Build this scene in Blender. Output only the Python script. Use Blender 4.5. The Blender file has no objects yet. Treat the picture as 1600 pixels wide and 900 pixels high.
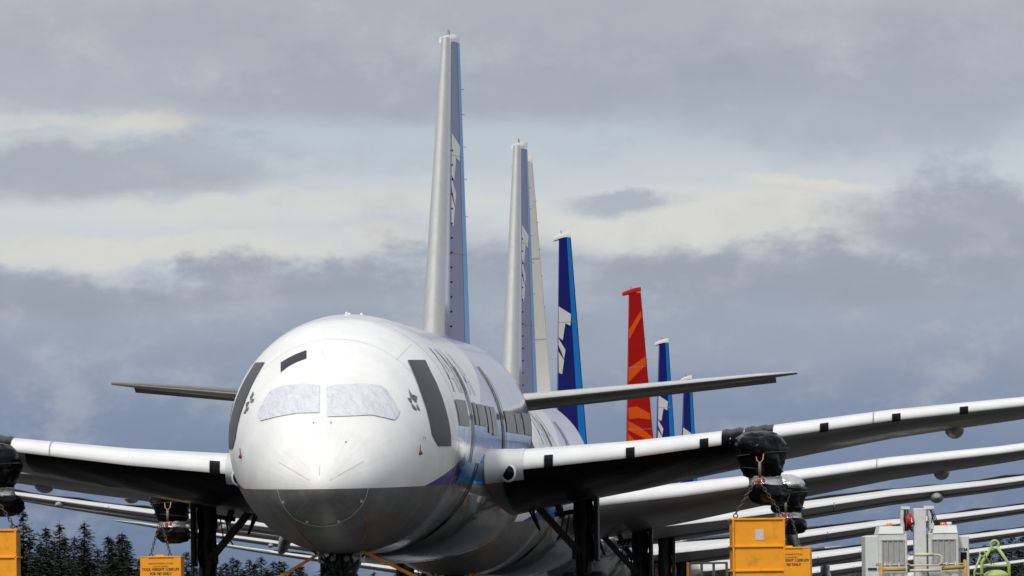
import bpy, bmesh, math, random
from mathutils import Vector, Matrix
random.seed(7)
R = math.radians
scene = bpy.context.scene
COL = scene.collection
F = 16600.0            # focal length in pixels of a 1600 px wide frame
CAMZ = -1.4            # the photographer stands lower than the apron
ROLL = 0.014
HOR = 595.0

def at(px, py, D):
    dx, dy = px-800, py-450
    xu = dx-ROLL*dy; yu = dy+ROLL*dx
    return Vector((xu/F*D, D, CAMZ+(HOR-yu)/F*D))

# ------------------------------------------------------------------ nodes
class S:
    def __init__(s, t, k): s.t, s.k = t, k
    def _m(s, op, *a, clamp=False):
        n = s.t.nodes.new('ShaderNodeMath'); n.operation = op; n.use_clamp = clamp
        for i, v in enumerate(a):
            if isinstance(v, S): s.t.links.new(v.k, n.inputs[i])
            else: n.inputs[i].default_value = v
        return S(s.t, n.outputs[0])
    def __add__(s, o): return s._m('ADD', s, o)
    def __radd__(s, o): return s._m('ADD', o, s)
    def __sub__(s, o): return s._m('SUBTRACT', s, o)
    def __rsub__(s, o): return s._m('SUBTRACT', o, s)
    def __mul__(s, o): return s._m('MULTIPLY', s, o)
    def __rmul__(s, o): return s._m('MULTIPLY', o, s)
    def __truediv__(s, o): return s._m('DIVIDE', s, o)
    def gt(s, o): return s._m('GREATER_THAN', s, o)
    def lt(s, o): return s._m('LESS_THAN', s, o)
    def mn(s, o): return s._m('MINIMUM', s, o)
    def mx(s, o): return s._m('MAXIMUM', s, o)
    def sqrt(s): return s._m('SQRT', s)
    def smooth(s, a, b, lo=0.0, hi=1.0):
        n = s.t.nodes.new('ShaderNodeMapRange'); n.interpolation_type = 'SMOOTHSTEP'
        s.t.links.new(s.k, n.inputs[0])
        for i, v in zip((1, 2, 3, 4), (a, b, lo, hi)): n.inputs[i].default_value = v
        return S(s.t, n.outputs[0])

def noise(t, vec, scale, detail=4, rough=.5):
    n = t.nodes.new('ShaderNodeTexNoise'); n.inputs['Scale'].default_value = scale
    n.inputs['Detail'].default_value = detail; n.inputs['Roughness'].default_value = rough
    if vec is not None: t.links.new(vec, n.inputs['Vector'])
    return S(t, n.outputs['Fac'])
def combine(t, x, y, z):
    n = t.nodes.new('ShaderNodeCombineXYZ')
    for i, v in enumerate((x, y, z)):
        if isinstance(v, S): t.links.new(v.k, n.inputs[i])
        else: n.inputs[i].default_value = v
    return n.outputs[0]
def mixc(t, fac, a, b):
    n = t.nodes.new('ShaderNodeMix'); n.data_type = 'RGBA'
    if isinstance(fac, S): t.links.new(fac.k, n.inputs[0])
    else: n.inputs[0].default_value = fac
    for i, v in ((6, a), (7, b)):
        if isinstance(v, (tuple, list)): n.inputs[i].default_value = tuple(v)+(1,) if len(v) == 3 else v
        else: t.links.new(v, n.inputs[i])
    return n.outputs[2]
def objxyz(t):
    tc = t.nodes.new('ShaderNodeTexCoord'); sp = t.nodes.new('ShaderNodeSeparateXYZ')
    t.links.new(tc.outputs['Object'], sp.inputs[0])
    return tc.outputs['Object'], S(t, sp.outputs[0]), S(t, sp.outputs[1]), S(t, sp.outputs[2])
def newmat(name, base=(.8,.8,.8), rough=.4, metal=0, coat=0, var=0, vscale=3, bump=0, bscale=6, spec=.5, dirt=None, dirtscale=1.5, rvar=0, bdetail=4):
    m = bpy.data.materials.new(name); m.use_nodes = True; t = m.node_tree
    b = t.nodes['Principled BSDF']
    b.inputs['Base Color'].default_value = tuple(base)+(1,)
    b.inputs['Roughness'].default_value = rough; b.inputs['Metallic'].default_value = metal
    b.inputs['Coat Weight'].default_value = coat; b.inputs['Coat Roughness'].default_value = .08
    b.inputs['Specular IOR Level'].default_value = spec
    tc = t.nodes.new('ShaderNodeTexCoord'); v = tc.outputs['Object']
    if var:
        n = noise(t, v, vscale, 6, .6).smooth(.3, .7)
        dk = tuple(c*(1-var) for c in base)
        c = mixc(t, n, dk, base)
        if dirt:
            n2 = noise(t, v, dirtscale, 8, .7).smooth(.52, .72)
            c = mixc(t, n2*.6, c, dirt)
        t.links.new(c, b.inputs['Base Color'])
    if rvar:
        n = noise(t, v, vscale*1.7, 5, .6)
        t.links.new((n*rvar+(rough-rvar*.5)).k, b.inputs['Roughness'])
    if bump:
        n = noise(t, v, bscale, bdetail, .6)
        bp = t.nodes.new('ShaderNodeBump'); bp.inputs['Strength'].default_value = 1; bp.inputs['Distance'].default_value = bump
        t.links.new(n.k, bp.inputs['Height']); t.links.new(bp.outputs[0], b.inputs['Normal'])
    return m

M = {}
M['white'] = newmat('white_paint', (.8,.8,.79), .28, coat=.5, var=.06, vscale=1.2, dirt=(.5,.48,.44), dirtscale=.9, rvar=.12)
M['slat'] = newmat('bright_slat', (.8,.8,.79), .3, metal=.15, coat=.3, var=.08, vscale=1.3, rvar=.15)
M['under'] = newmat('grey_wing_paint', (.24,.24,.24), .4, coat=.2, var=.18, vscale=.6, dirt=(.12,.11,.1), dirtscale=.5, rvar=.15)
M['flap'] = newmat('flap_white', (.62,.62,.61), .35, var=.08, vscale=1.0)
M['black'] = newmat('black_plastic', (.005,.005,.006), .25, var=.3, vscale=2, bump=.09, bscale=1.5, spec=.1, bdetail=3)
M['sheet'] = newmat('black_sheet', (.004,.004,.005), .35, var=.3, vscale=2, bump=.05, bscale=.9, spec=.08)
M['tape'] = newmat('dark_tape', (.024,.024,.032), .4, spec=.2, var=.25, vscale=3, bump=.004, bscale=3)
M['blacktape'] = newmat('black_tape', (.008,.008,.01), .5, var=.2, spec=.12)
M['greytape'] = newmat('grey_paper_tape', (.27,.27,.275), .45, var=.3, vscale=1.4, bump=.01, bscale=5)
M['gear'] = newmat('dark_gear', (.02,.02,.021), .5, spec=.25, var=.4, vscale=5, bump=.01, bscale=10)
M['gearlight'] = newmat('grey_gear', (.16,.16,.155), .45, var=.3, vscale=5)
M['rubber'] = newmat('tyre_rubber', (.02,.02,.02), .8, var=.2)
M['metal'] = newmat('bare_metal', (.62,.61,.58), .35, metal=.55, var=.12, vscale=1.2, dirt=(.45,.42,.36), dirtscale=1.2, rvar=.2)
M['silver'] = newmat('silver_foil', (.6,.6,.59), .3, metal=.6, var=.2, bump=.05, bscale=6)
M['yellow'] = newmat('yellow_paint', (.9,.36,.008), .45, var=.06, vscale=2.5, dirt=(.4,.13,.01), dirtscale=2.2, bump=.004)
M['yellowdark'] = newmat('yellow_side', (.72,.3,.012), .5, var=.15)
M['strap'] = newmat('strap_yellow', (.72,.28,.01), .6, var=.2, vscale=8)
M['print'] = newmat('black_print', (.05,.03,.01), .7)
M['paper'] = newmat('paper_sheet', (.66,.58,.55), .7, var=.15, vscale=6)
M['chain'] = newmat('chain_steel', (.09,.085,.08), .45, metal=.6, var=.3, vscale=10)
M['red'] = newmat('red_fabric', (.5,.03,.02), .6, var=.2)
M['darkred'] = newmat('dark_red', (.13,.02,.015), .5, var=.2)
M['lime'] = newmat('lime_paint', (.4,.5,.15), .45, var=.15, vscale=5)
M['machine'] = newmat('machine_white', (.66,.68,.66), .4, var=.1, vscale=2, dirt=(.3,.28,.24), dirtscale=2.5)
M['grille'] = newmat('machine_grille', (.38,.38,.37), .55, var=.15, vscale=6)
M['amber'] = newmat('amber_beacon', (.85,.2,.01), .25, coat=.5)
M['cream'] = newmat('cream_hose', (.68,.6,.42), .5, var=.15)
M['brass'] = newmat('ochre_pipe', (.5,.3,.06), .5, var=.2)
M['rub'] = newmat('fin_cream', (.72,.7,.66), .35, var=.05)
M['navy'] = newmat('navy_paint', (.006,.009,.16), .45, var=.1, spec=.15)
M['sky'] = newmat('light_blue_paint', (.0,.2,.6), .45, var=.05, spec=.2)
M['lilac'] = newmat('lilac_film', (.15,.155,.33), .4, coat=.1, var=.08, vscale=1.5)
M['lilacsky'] = newmat('film_light_blue', (.08,.34,.68), .4, coat=.1, var=.05)
M['lilacpale'] = newmat('pale_lilac', (.5,.53,.66), .3, coat=.4, var=.1)
M['logo'] = newmat('logo_white', (.78,.77,.75), .35, var=.04)
M['redpaint'] = newmat('red_paint', (.45,.006,.003), .5, var=.1, spec=.12)
M['orange'] = newmat('orange_paint', (.82,.1,.006), .5, var=.05, spec=.12)
M['star'] = newmat('emblem_grey', (.08,.08,.09), .4)
M['line'] = newmat('seam_grey', (.3,.3,.3), .5)
M['linewhite'] = newmat('seam_white', (.5,.52,.52), .5)
M['stain'] = newmat('orange_mark', (.42,.19,.04), .5, var=.3)
M['bark'] = newmat('bark', (.08,.06,.045), .9, var=.3)
M['pine'] = newmat('pine_needles', (.034,.048,.034), .9, var=.5, vscale=.8, spec=.1)
M['twig'] = newmat('bare_twigs', (.09,.07,.06), .9, var=.3)
M['pilot'] = newmat('probe', (.2,.2,.2), .4)

M['faint'] = newmat('faint_joint', (.68,.68,.66), .5)
M['titlepale'] = newmat('pale_title', (.56,.61,.74), .3, coat=.4)
M['lightring'] = newmat('light_housing', (.55,.57,.56), .3)
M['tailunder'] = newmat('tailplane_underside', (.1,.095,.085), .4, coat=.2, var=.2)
def film_material():
    m = bpy.data.materials.new('crumpled_film'); m.use_nodes = True; t = m.node_tree; b = t.nodes['Principled BSDF']
    b.inputs['Base Color'].default_value = (.62,.63,.68,1); b.inputs['Roughness'].default_value = .25; b.inputs['Metallic'].default_value = .25
    v, x, y, z = objxyz(t)
    w1 = noise(t, v, 1.2, 3)
    vec = combine(t, x*3.2+z*2+w1*3, y*1.0, z*1.1+w1*2)
    n = noise(t, vec, 1.6, 4, .6)
    bp = t.nodes.new('ShaderNodeBump'); bp.inputs['Strength'].default_value = 1; bp.inputs['Distance'].default_value = .055
    t.links.new(n.k, bp.inputs['Height']); t.links.new(bp.outputs[0], b.inputs['Normal'])
    n2 = noise(t, vec, 2.6, 4, .6).smooth(.35, .6)
    t.links.new(mixc(t, n2, (.64,.65,.7), (.74,.74,.77)), b.inputs['Base Color'])
    return m
M['film'] = film_material()

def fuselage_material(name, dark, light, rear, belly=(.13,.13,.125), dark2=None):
    m = bpy.data.materials.new(name); m.use_nodes = True; t = m.node_tree; b = t.nodes['Principled BSDF']
    v, x, y, zr = objxyz(t)
    z = zr-(y-25)*.013
    n = noise(t, v, .9, 7, .65)
    white = mixc(t, n.smooth(.35,.7), (.72,.72,.71), (.8,.8,.79))
    streakv = combine(t, x*2.2, y*.35, z*.5)
    st = noise(t, streakv, 3, 6, .7).smooth(.55,.75)
    white = mixc(t, st*.25, white, (.5,.5,.49))
    ang = x._m('ARCTAN2', x, z-3.3)
    ray = noise(t, combine(t, ang*5, y*.25, 0), 2.2, 4, .6).smooth(.42,.7)*y.smooth(3.2,.3)
    white = mixc(t, ray*.35, white, (.58,.56,.52))
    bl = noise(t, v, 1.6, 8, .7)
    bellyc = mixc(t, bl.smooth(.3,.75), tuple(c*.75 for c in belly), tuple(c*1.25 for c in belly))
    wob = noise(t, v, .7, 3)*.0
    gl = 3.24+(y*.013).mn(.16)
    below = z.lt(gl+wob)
    up1 = (y-4.2)*.135+3.28                       # upper edge of the stripe
    up2 = (y-12)*.17+4.35
    up = up1.mn(99)*y.lt(12)+up2*y.gt(12)+ (y-38).mx(0)*.6
    band = z.lt(up)*y.gt(4.2)
    lightm = z.lt(((y-10)*1.2+3.3).mn(4.1))*y.gt(9.8)
    rearm = y.gt(26)
    dk = mixc(t, rearm, dark, rear)
    c = mixc(t, band, white, dk)
    c = mixc(t, lightm, c, light)
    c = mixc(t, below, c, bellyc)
    t.links.new(c, b.inputs['Base Color'])
    nose = y.smooth(9, 6)
    rough = n*.12+.08+nose*.3+y.smooth(.8,0)*.15
    t.links.new(rough.k, b.inputs['Roughness'])
    t.links.new((.4-nose*.35).k, b.inputs['Coat Weight']); b.inputs['Coat Roughness'].default_value = .06
    # faint ripple of the film wrapped round the body
    wrap = y.smooth(7.5, 10)
    n3 = noise(t, combine(t, x*.9, y*.5, z*.9), 1.5, 2, .5)
    bp = t.nodes.new('ShaderNodeBump'); bp.inputs['Strength'].default_value = 1; bp.inputs['Distance'].default_value = .025
    t.links.new((n3*wrap).k, bp.inputs['Height']); t.links.new(bp.outputs[0], b.inputs['Normal'])
    return m
M['fus_film'] = fuselage_material('film_wrapped_fuselage', (.02,.02,.25), (.0,.33,.85), (.27,.29,.5))
M['fus_blue'] = fuselage_material('blue_striped_fuselage', (.012,.018,.17), (.01,.24,.6), (.012,.018,.17))
M['fus_red'] = fuselage_material('red_striped_fuselage', (.42,.008,.006), (.78,.09,.008), (.42,.008,.006))
M['fus_white'] = fuselage_material('white_fuselage', (.75,.75,.74), (.75,.75,.74), (.75,.75,.74))

# ------------------------------------------------------------------ objects
def link(name, me, mats=(), parent=None, smooth=False):
    o = bpy.data.objects.new(name, me); COL.objects.link(o)
    for m in mats: me.materials.append(m)
    if parent: o.parent = parent
    if smooth:
        for p in me.polygons: p.use_smooth = True
    return o
def meshob(name, verts, faces, mat, parent=None, smooth=False):
    me = bpy.data.meshes.new(name); me.from_pydata([tuple(v) for v in verts], [], faces); me.update()
    mats = mat if isinstance(mat, (list, tuple)) else [mat]
    return link(name, me, mats, parent, smooth)
def bmob(name, bm, mat, parent=None, smooth=False):
    me = bpy.data.meshes.new(name); bm.normal_update(); bm.to_mesh(me); bm.free()
    mats = mat if isinstance(mat, (list, tuple)) else [mat]
    return link(name, me, mats, parent, smooth)
def empty(name, loc=(0,0,0), rz=0):
    o = bpy.data.objects.new(name, None); COL.objects.link(o); o.location = loc; o.rotation_euler = (0,0,rz)
    o.empty_display_size = .5; return o
def tag(o, label=None, cat=None, group=None, kind=None):
    if label: o['label'] = label
    if cat: o['category'] = cat
    if group: o['group'] = group
    if kind: o['kind'] = kind
    return o
def copy_tree(o, parent=None):
    c = o.copy(); COL.objects.link(c); c.parent = parent
    for ch in list(o.children): copy_tree(ch, c)
    return c
def box(bm, c, size, bevel=0, rot=None, mi=0):
    mt = Matrix.Translation(c)
    if rot is not None: mt = mt @ rot
    r = bmesh.ops.create_cube(bm, size=1, matrix=mt @ Matrix.Diagonal((size[0], size[1], size[2], 1)))
    fs = set(f for v in r['verts'] for f in v.link_faces)
    for f in fs: f.material_index = mi
    if bevel:
        es = list(set(e for v in r['verts'] for e in v.link_edges))
        rr = bmesh.ops.bevel(bm, geom=es, offset=bevel, segments=1, affect='EDGES', profile=.5)
        for f in rr['faces']: f.material_index = mi
def tube(bm, pts, r, n=8, mi=0, caps=True):
    pts = [Vector(p) for p in pts]
    rs = r if isinstance(r, (list, tuple)) else [r]*len(pts)
    rings = []; prev = None
    for i, p in enumerate(pts):
        d = (pts[min(i+1, len(pts)-1)]-pts[max(i-1, 0)]).normalized()
        if prev is None:
            a = Vector((0,0,1)) if abs(d.z) < .9 else Vector((1,0,0))
            u = d.cross(a).normalized()
        else: u = (prev-d*prev.dot(d)).normalized()
        prev = u; w = d.cross(u)
        rings.append([bm.verts.new(p+(u*math.cos(2*math.pi*k/n)+w*math.sin(2*math.pi*k/n))*rs[i]) for k in range(n)])
    for a, b in zip(rings, rings[1:]):
        for k in range(n):
            f = bm.faces.new((a[k], a[(k+1)%n], b[(k+1)%n], b[k])); f.material_index = mi; f.smooth = True
    if caps:
        bm.faces.new(rings[0][::-1]).material_index = mi; bm.faces.new(rings[-1]).material_index = mi
def beam(bm, a, b, w, h, mi=0):
    a, b = Vector(a), Vector(b); d = b-a
    rot = d.to_track_quat('Z', 'Y').to_matrix().to_4x4()
    box(bm, (a+b)/2, (w, h, d.length), 0, rot, mi)
def loft(rings, cap0=True, cap1=True, closed=True):
    vs, fs = [], []; n = len(rings[0])
    for r in rings: vs += [Vector(p) for p in r]
    m = n if closed else n-1
    for i in range(len(rings)-1):
        for k in range(m):
            a, b = i*n+k, i*n+(k+1)%n
            fs.append((a, b, b+n, a+n))
    if closed and cap0: fs.append(tuple(range(n))[::-1])
    if closed and cap1: fs.append(tuple(range((len(rings)-1)*n, len(rings)*n)))
    return vs, fs
def text_mesh(s, size, name='lettering', bold=.0):
    cu = bpy.data.curves.new(name, 'FONT'); cu.body = s; cu.size = size; cu.align_x = 'CENTER'; cu.offset = bold; cu.extrude = .002
    o = bpy.data.objects.new(name, cu); COL.objects.link(o)
    dg = bpy.context.evaluated_depsgraph_get(); me = bpy.data.meshes.new_from_object(o.evaluated_get(dg))
    bpy.data.objects.remove(o); return me
def text_ob(s, size, loc, rot, parent, mat, bold=.0, sx=1):
    me = text_mesh(s, size, 'lettering', bold); me.materials.clear()
    o = link('lettering', me, [mat], parent); o.location = loc; o.rotation_euler = rot; o.scale = (sx,1,1); return o

# ------------------------------------------------------------------ fuselage shape
ST = [(0,.01,3.315,3.295),(.012,.11,3.41,3.2),(.05,.22,3.52,3.1),(.15,.4,3.7,2.96),(.35,.64,3.93,2.78),(.7,.93,4.2,2.57),(1.2,1.25,4.56,2.36),(2,1.62,5.14,2.12),(3,1.98,5.84,1.94),(4,2.27,6.4,1.82),
      (5,2.48,6.82,1.74),(6.5,2.69,7.22,1.68),(8,2.81,7.45,1.65),(10,2.87,7.58,1.65),(12,2.885,7.6,1.65),(20,2.885,7.6,1.65),(38,2.885,7.6,1.65),(42,2.85,7.6,1.9),(46,2.6,7.6,2.65),(50,2.1,7.5,3.65),(53,1.5,7.25,4.55),(55.5,.8,6.9,5.35),(56.7,.3,6.55,5.8)]
def interp(s, k):
    if s <= ST[0][0]: return ST[0][k]
    for i in range(len(ST)-1):
        a, b = ST[i], ST[i+1]
        if s <= b[0]:
            # monotone cubic
            def sl(j):
                if j <= 0 or j >= len(ST)-1: return None
                d0 = (ST[j][k]-ST[j-1][k])/(ST[j][0]-ST[j-1][0]); d1 = (ST[j+1][k]-ST[j][k])/(ST[j+1][0]-ST[j][0])
                return 0 if d0*d1 <= 0 else 2*d0*d1/(d0+d1)
            h = b[0]-a[0]; dd = (b[k]-a[k])/h; m0 = sl(i); m1 = sl(i+1)
            if m0 is None: m0 = dd
            if m1 is None: m1 = dd
            u = (s-a[0])/h
            return (2*u**3-3*u*u+1)*a[k]+(u**3-2*u*u+u)*h*m0+(-2*u**3+3*u*u)*b[k]+(u**3-u*u)*h*m1
    return ST[-1][k]
def pitch(s): return (s-25)*.013
def fus(s, phi, off=0):
    hw, zt, zb = interp(s,1), interp(s,2), interp(s,3)
    hz, zc = (zt-zb)/2, (zt+zb)/2
    x, z = hw*math.sin(phi), hz*math.cos(phi)
    n = Vector((x/(hw*hw+1e-6), 0, z/(hz*hz+1e-6))).normalized()
    p = Vector((x, s, zc+z+pitch(s)))
    if off:
        # include the taper in the normal
        e = .05; q = Vector((interp(s+e,1)*math.sin(phi), s+e, (interp(s+e,2)+interp(s+e,3))/2+(interp(s+e,2)-interp(s+e,3))/2*math.cos(phi)+pitch(s+e)))
        q0 = p
        tdir = (q-q0).normalized(); n = (n-tdir*n.dot(tdir)).normalized()
        p = p+n*off
    return p
def phi_at(s, z, side=1):     # angle at unpitched height z
    zt, zb = interp(s,2), interp(s,3); c = max(-1, min(1, (z-(zt+zb)/2)/((zt-zb)/2)))
    return side*math.acos(c)
def patch_sz(corners, n=10, m=10, off=.008, side=1):
    """corners (s,z) : top-left, top-right, bottom-right, bottom-left on the body's flank"""
    vs, fs = [], []
    (a, b, c, d) = corners
    for j in range(m+1):
        v = j/m
        for i in range(n+1):
            u = i/n
            s = (a[0]*(1-u)+b[0]*u)*(1-v)+(d[0]*(1-u)+c[0]*u)*v
            z = (a[1]*(1-u)+b[1]*u)*(1-v)+(d[1]*(1-u)+c[1]*u)*v
            vs.append(fus(s, phi_at(s, z, side), off))
    for j in range(m):
        for i in range(n):
            k = j*(n+1)+i; fs.append((k, k+1, k+n+2, k+n+1))
    return vs, fs
P1 = dict(nose=(-4.58, 251.5), yaw=R(3.0))
ROT1 = Matrix.Rotation(-P1['yaw'], 4, 'Z'); T1 = Matrix.Translation((P1['nose'][0], P1['nose'][1], 0)) @ ROT1; T1I = T1.inverted()
CAMP = Vector((0, 0, CAMZ))
def proj(px, py, off=.01):
    """where the sight line through a photo pixel meets the nearest jet's body"""
    d = (at(px, py, 250)-CAMP); lo = None
    prev = .97
    k = .99
    while k < 1.2:
        p = T1I @ (CAMP+d*k)
        s = p.y
        if s > 0 and s < 50:
            hw, zt, zb = interp(s,1), interp(s,2), interp(s,3)
            zc, hz = (zt+zb)/2, (zt-zb)/2
            g = (p.x/hw)**2+((p.z-pitch(s)-zc)/hz)**2
            if g < 1:
                a, b = prev, k
                for _ in range(20):
                    mid = (a+b)/2; q = T1I @ (CAMP+d*mid); s2 = max(q.y, .001)
                    hw, zt, zb = interp(s2,1), interp(s2,2), interp(s2,3)
                    g2 = (q.x/hw)**2+((q.z-pitch(s2)-(zt+zb)/2)/((zt-zb)/2))**2
                    if g2 < 1 and q.y > 0: b = mid
                    else: a = mid
                q = T1I @ (CAMP+d*b)
                s2 = q.y; hw, zt, zb = interp(s2,1), interp(s2,2), interp(s2,3)
                phi = math.atan2(q.x/hw, (q.z-pitch(s2)-(zt+zb)/2)/((zt-zb)/2))
                return fus(s2, phi, off)
        prev = k; k += .0004
    return None
def lin(tab, x):
    if x <= tab[0][0]: return tab[0][1]
    for (a, b) in zip(tab, tab[1:]):
        if x <= b[0]: return a[1]+(b[1]-a[1])*(x-a[0])/(b[0]-a[0])
    return tab[-1][1]
def strip_patch(top, bot, nx, ny, off=.02):
    x0, x1 = top[0][0], top[-1][0]; vs, fs = [], []
    for i in range(nx+1):
        x = x0+(x1-x0)*i/nx; yt, yb = lin(top, x), lin(bot, x)
        for j in range(ny+1):
            y = yt+(yb-yt)*j/ny; vs.append(proj(340+x/4, 480+y/4, off))
    bad = [i for i, v in enumerate(vs) if v is None]
    for i in range(nx):
        for j in range(ny):
            k = i*(ny+1)+j; f = (k, k+1, k+ny+2, k+ny+1)
            if not any(q in bad for q in f): fs.append(f)
    vs = [v or Vector() for v in vs]
    return vs, fs
def ribbon(pts, w, off=.012, sub=6):
    """thin strip along photo pixels laid on the body"""
    P = []
    for a, b in zip(pts, pts[1:]):
        for k in range(sub): P.append((a[0]+(b[0]-a[0])*k/sub, a[1]+(b[1]-a[1])*k/sub))
    P.append(pts[-1]); vs, fs = [], []
    for i, p in enumerate(P):
        q0, q1 = P[max(0,i-1)], P[min(len(P)-1,i+1)]; dx, dy = q1[0]-q0[0], q1[1]-q0[1]; L = math.hypot(dx, dy) or 1
        nx, ny = -dy/L*w/2, dx/L*w/2
        a, b = proj(p[0]+nx, p[1]+ny, off), proj(p[0]-nx, p[1]-ny, off)
        if a is None or b is None: continue
        vs += [a, b]
    for i in range(len(vs)//2-1): fs.append((2*i, 2*i+1, 2*i+3, 2*i+2))
    return vs, fs
def merge(parts):
    V, Fc = [], []
    for vs, fs in parts:
        o = len(V); V += list(vs); Fc += [tuple(i+o for i in f) for f in fs]
    return V, Fc

# ------------------------------------------------------------------ wing shape
# lateral, leading-edge station, chord, leading-edge height, thickness, incidence
WS = [(2.3,18.0,12.4,3.68,.116,5.4),(3.6,19.0,10.9,3.76,.11,5.2),(6.5,21.0,9.2,4.06,.104,4.7),(9.8,23.3,7.6,4.5,.097,3.9),(13,25.4,6.6,4.96,.092,3.1),(16.5,27.7,5.6,5.34,.088,2.4),(20,30,4.6,5.82,.086,1.8),(24,32.7,3.5,6.38,.095,1.1),(27,34.9,2.5,6.82,.1,.7),(28.6,36.5,1.7,7.08,.11,.6),(29.6,38.0,.9,7.21,.11,0),(30.05,39.0,.35,7.28,.11,0)]
INC = [1.0]
def wst(y):
    for a, b in zip(WS, WS[1:]):
        if y <= b[0]:
            u = (y-a[0])/(b[0]-a[0]); return [a[k]+(b[k]-a[k])*u for k in range(6)]
    return list(WS[-1])
def yt(c): return 5*(.2969*math.sqrt(max(c,0))-.126*c-.3516*c*c+.2843*c**3-.1036*c**4)
def wpt(y, c, up, side, extra=0):
    w = wst(y); t = w[4]*yt(c)*(1 if up else -1)*(1.0 if up else 1.05)
    camber = .007*math.sin(math.pi*min(1, c*1.1)**.8)
    z = w[3]+(t+camber)*w[2]-math.sin(R(w[5]*INC[0]))*c*w[2]+(extra if up else -extra)
    return Vector((side*y, w[1]+c*w[2], z))
WY = [2.3,3.0,3.6,4.5,5.5,6.5,8,9.8,11.5,13,15,16.5,18,20,22,24,25.5,27,27.8,28.6,29.1,29.6,29.9,30.05]
def section(y, cs_up, cs_dn, side, extra=0, le=False):
    ring = [wpt(y, c, True, side, extra) for c in cs_up]+[wpt(y, c, False, side, extra) for c in cs_dn]
    if le:
        for p in ring: p.y -= extra
    return ring

def build_wing(parent, side, droop=1.0):
    INC[0] = .3 if droop > .5 else 1.0
    up = [.78,.65,.5,.38,.27,.18,.12,.08,.05,.025,.01,.003]; dn = [0,.003,.01,.025,.05,.08,.12,.18,.27,.38,.5,.65,.78]
    rings = [section(y, up, dn, side) for y in WY]
    vs, fs = loft(rings)
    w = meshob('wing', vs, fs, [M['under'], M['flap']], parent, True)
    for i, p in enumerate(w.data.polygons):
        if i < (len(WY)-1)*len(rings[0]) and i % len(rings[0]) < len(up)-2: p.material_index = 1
    # bright slat skin along the leading edge
    upl = [.13,.09,.05,.025,.01,.003]; dnl = [0,.001,.002,.003]
    ys = [y for y in WY if y >= 2.9]
    rings = [section(y, upl, dnl, side, .012, True) for y in ys]
    o = meshob('leading_edge', *loft(rings, closed=False), M['slat'], w, True)
    # slat joints
    for yj in (9.3 if side > 0 else 8.6, 12.6, 19.2, 23.5):
        bmj = bmesh.new(); r2 = [section(yj+d, upl, dnl, side, .02, True) for d in (0, .035)]
        for i in range(len(r2[0])-1):
            bmj.faces.new([bmj.verts.new(p) for p in (r2[0][i], r2[0][i+1], r2[1][i+1], r2[1][i])])
        bmob('slat_joint', bmj, M['line'], w)
    # drooped flaps, aileron
    for (ya, yb, dr) in ((3.2, 8.9, 9), (8.95, 10.9, 7), (10.95, 19.4, 9), (19.45, 25.6, 7)):
        rings = []
        n = 8
        for k in range(n+1):
            y = ya+(yb-ya)*k/n; w_ = wst(y); c0 = .775
            pu, pd = wpt(y, c0, True, side), wpt(y, c0, False, side); L = .235*w_[2]
            a = R(w_[5]*INC[0]+(2 if droop < .5 else .5)+dr*droop*(.0 if droop > .5 else 1)); te = Vector((pu.x, pu.y+L*math.cos(a), pu.z-.03-L*math.sin(a)))
            mid = pu.lerp(te, .5)+Vector((0,0,.05))
            rings.append([pu-Vector((0,0,.025)), mid, te, te-Vector((0,0,.03)), pd.lerp(te, .4)-Vector((0,0,.0)), pd+Vector((0,0,.02))])
        meshob('flap', *loft(rings), M['flap'] if droop > .5 else M['under'], w)
    # ragged black strip along the wing's upper surface
    rs = []
    for k in range(25):
        y = 3.4+22*k/24; p = wpt(y, .42 if droop > .5 else .775, True, side); j = random.choice((-.06,.02,.05,.08,.1))
        rs.append([p+Vector((0,-.3,.02)), p+Vector((0,-.25,j+.03)), p+Vector((0,.12,j)), p+Vector((0,.14,-.01))])
    meshob('black_top_strip', *loft(rs), M['blacktape'], w)
    # flap track fairings
    for yf, rr, L in ((14.65,.25,4.6),(21.5,.17,3.4)):
        w_ = wst(yf); s0 = w_[1]+w_[2]*.42; zz = wpt(yf, .6, False, side).z+.06
        rings = []
        for k in range(13):
            u = k/12; r = rr*math.sin(math.pi*min(1,max(0,u*.97+.015)))**.6+.01
            rings.append([(side*yf+r*math.cos(a), s0+L*u, zz-.1*u+r*.9*math.sin(a)) for a in [2*math.pi*q/14 for q in range(14)]])
        meshob('flap_fairing', *loft(rings), M['under'], w, True)
    return w
def add_sheet(w, side, y0=3.3, y1=9.3):
    ys = [y0+(y1-y0)*k/24 for k in range(25)]; rings = []
    for i, y in enumerate(ys):
        end = (.6 if side > 0 else .42)-.16*(i/24)+.03*math.sin(i*1.7)
        cs = [.0022+random.uniform(-.001,.001)]+[.015+(end-.015)*q/12 for q in range(13)]
        rings.append([wpt(y, c, False, side, .03+.02*math.sin(i*.8+c*20)*(c>.05)) for c in cs])
    return meshob('plastic_sheet', *loft(rings, closed=False), M['sheet'], w, True)
def slat_tape(w, side, y, dy=.22):
    rings = [section(y+d, [.012,.004,.001], [0,.001,.003,.0055], side, .026, True) for d in (0, dy)]
    return meshob('tape_patch', *loft(rings, closed=False), M['blacktape'], w)

def foil_plane(name, secs, mat, parent, cmax=1.0, n=12):
    """secs: (root point LE (x,s,z), chord, thickness, axis of thickness)"""
    cs = [cmax*(1-math.cos(math.pi*k/n))/2 for k in range(n+1)]
    rings = []
    for p, ch, t, ax in secs:
        p = Vector(p); ax = Vector(ax)
        rings.append([p+Vector((0, c*ch, 0))+ax*(yt(c)*t*ch) for c in cs[::-1]]+[p+Vector((0, c*ch, 0))-ax*(yt(c)*t*ch) for c in cs[1:]])
    return meshob(name, *loft(rings), mat, parent, True)

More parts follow.
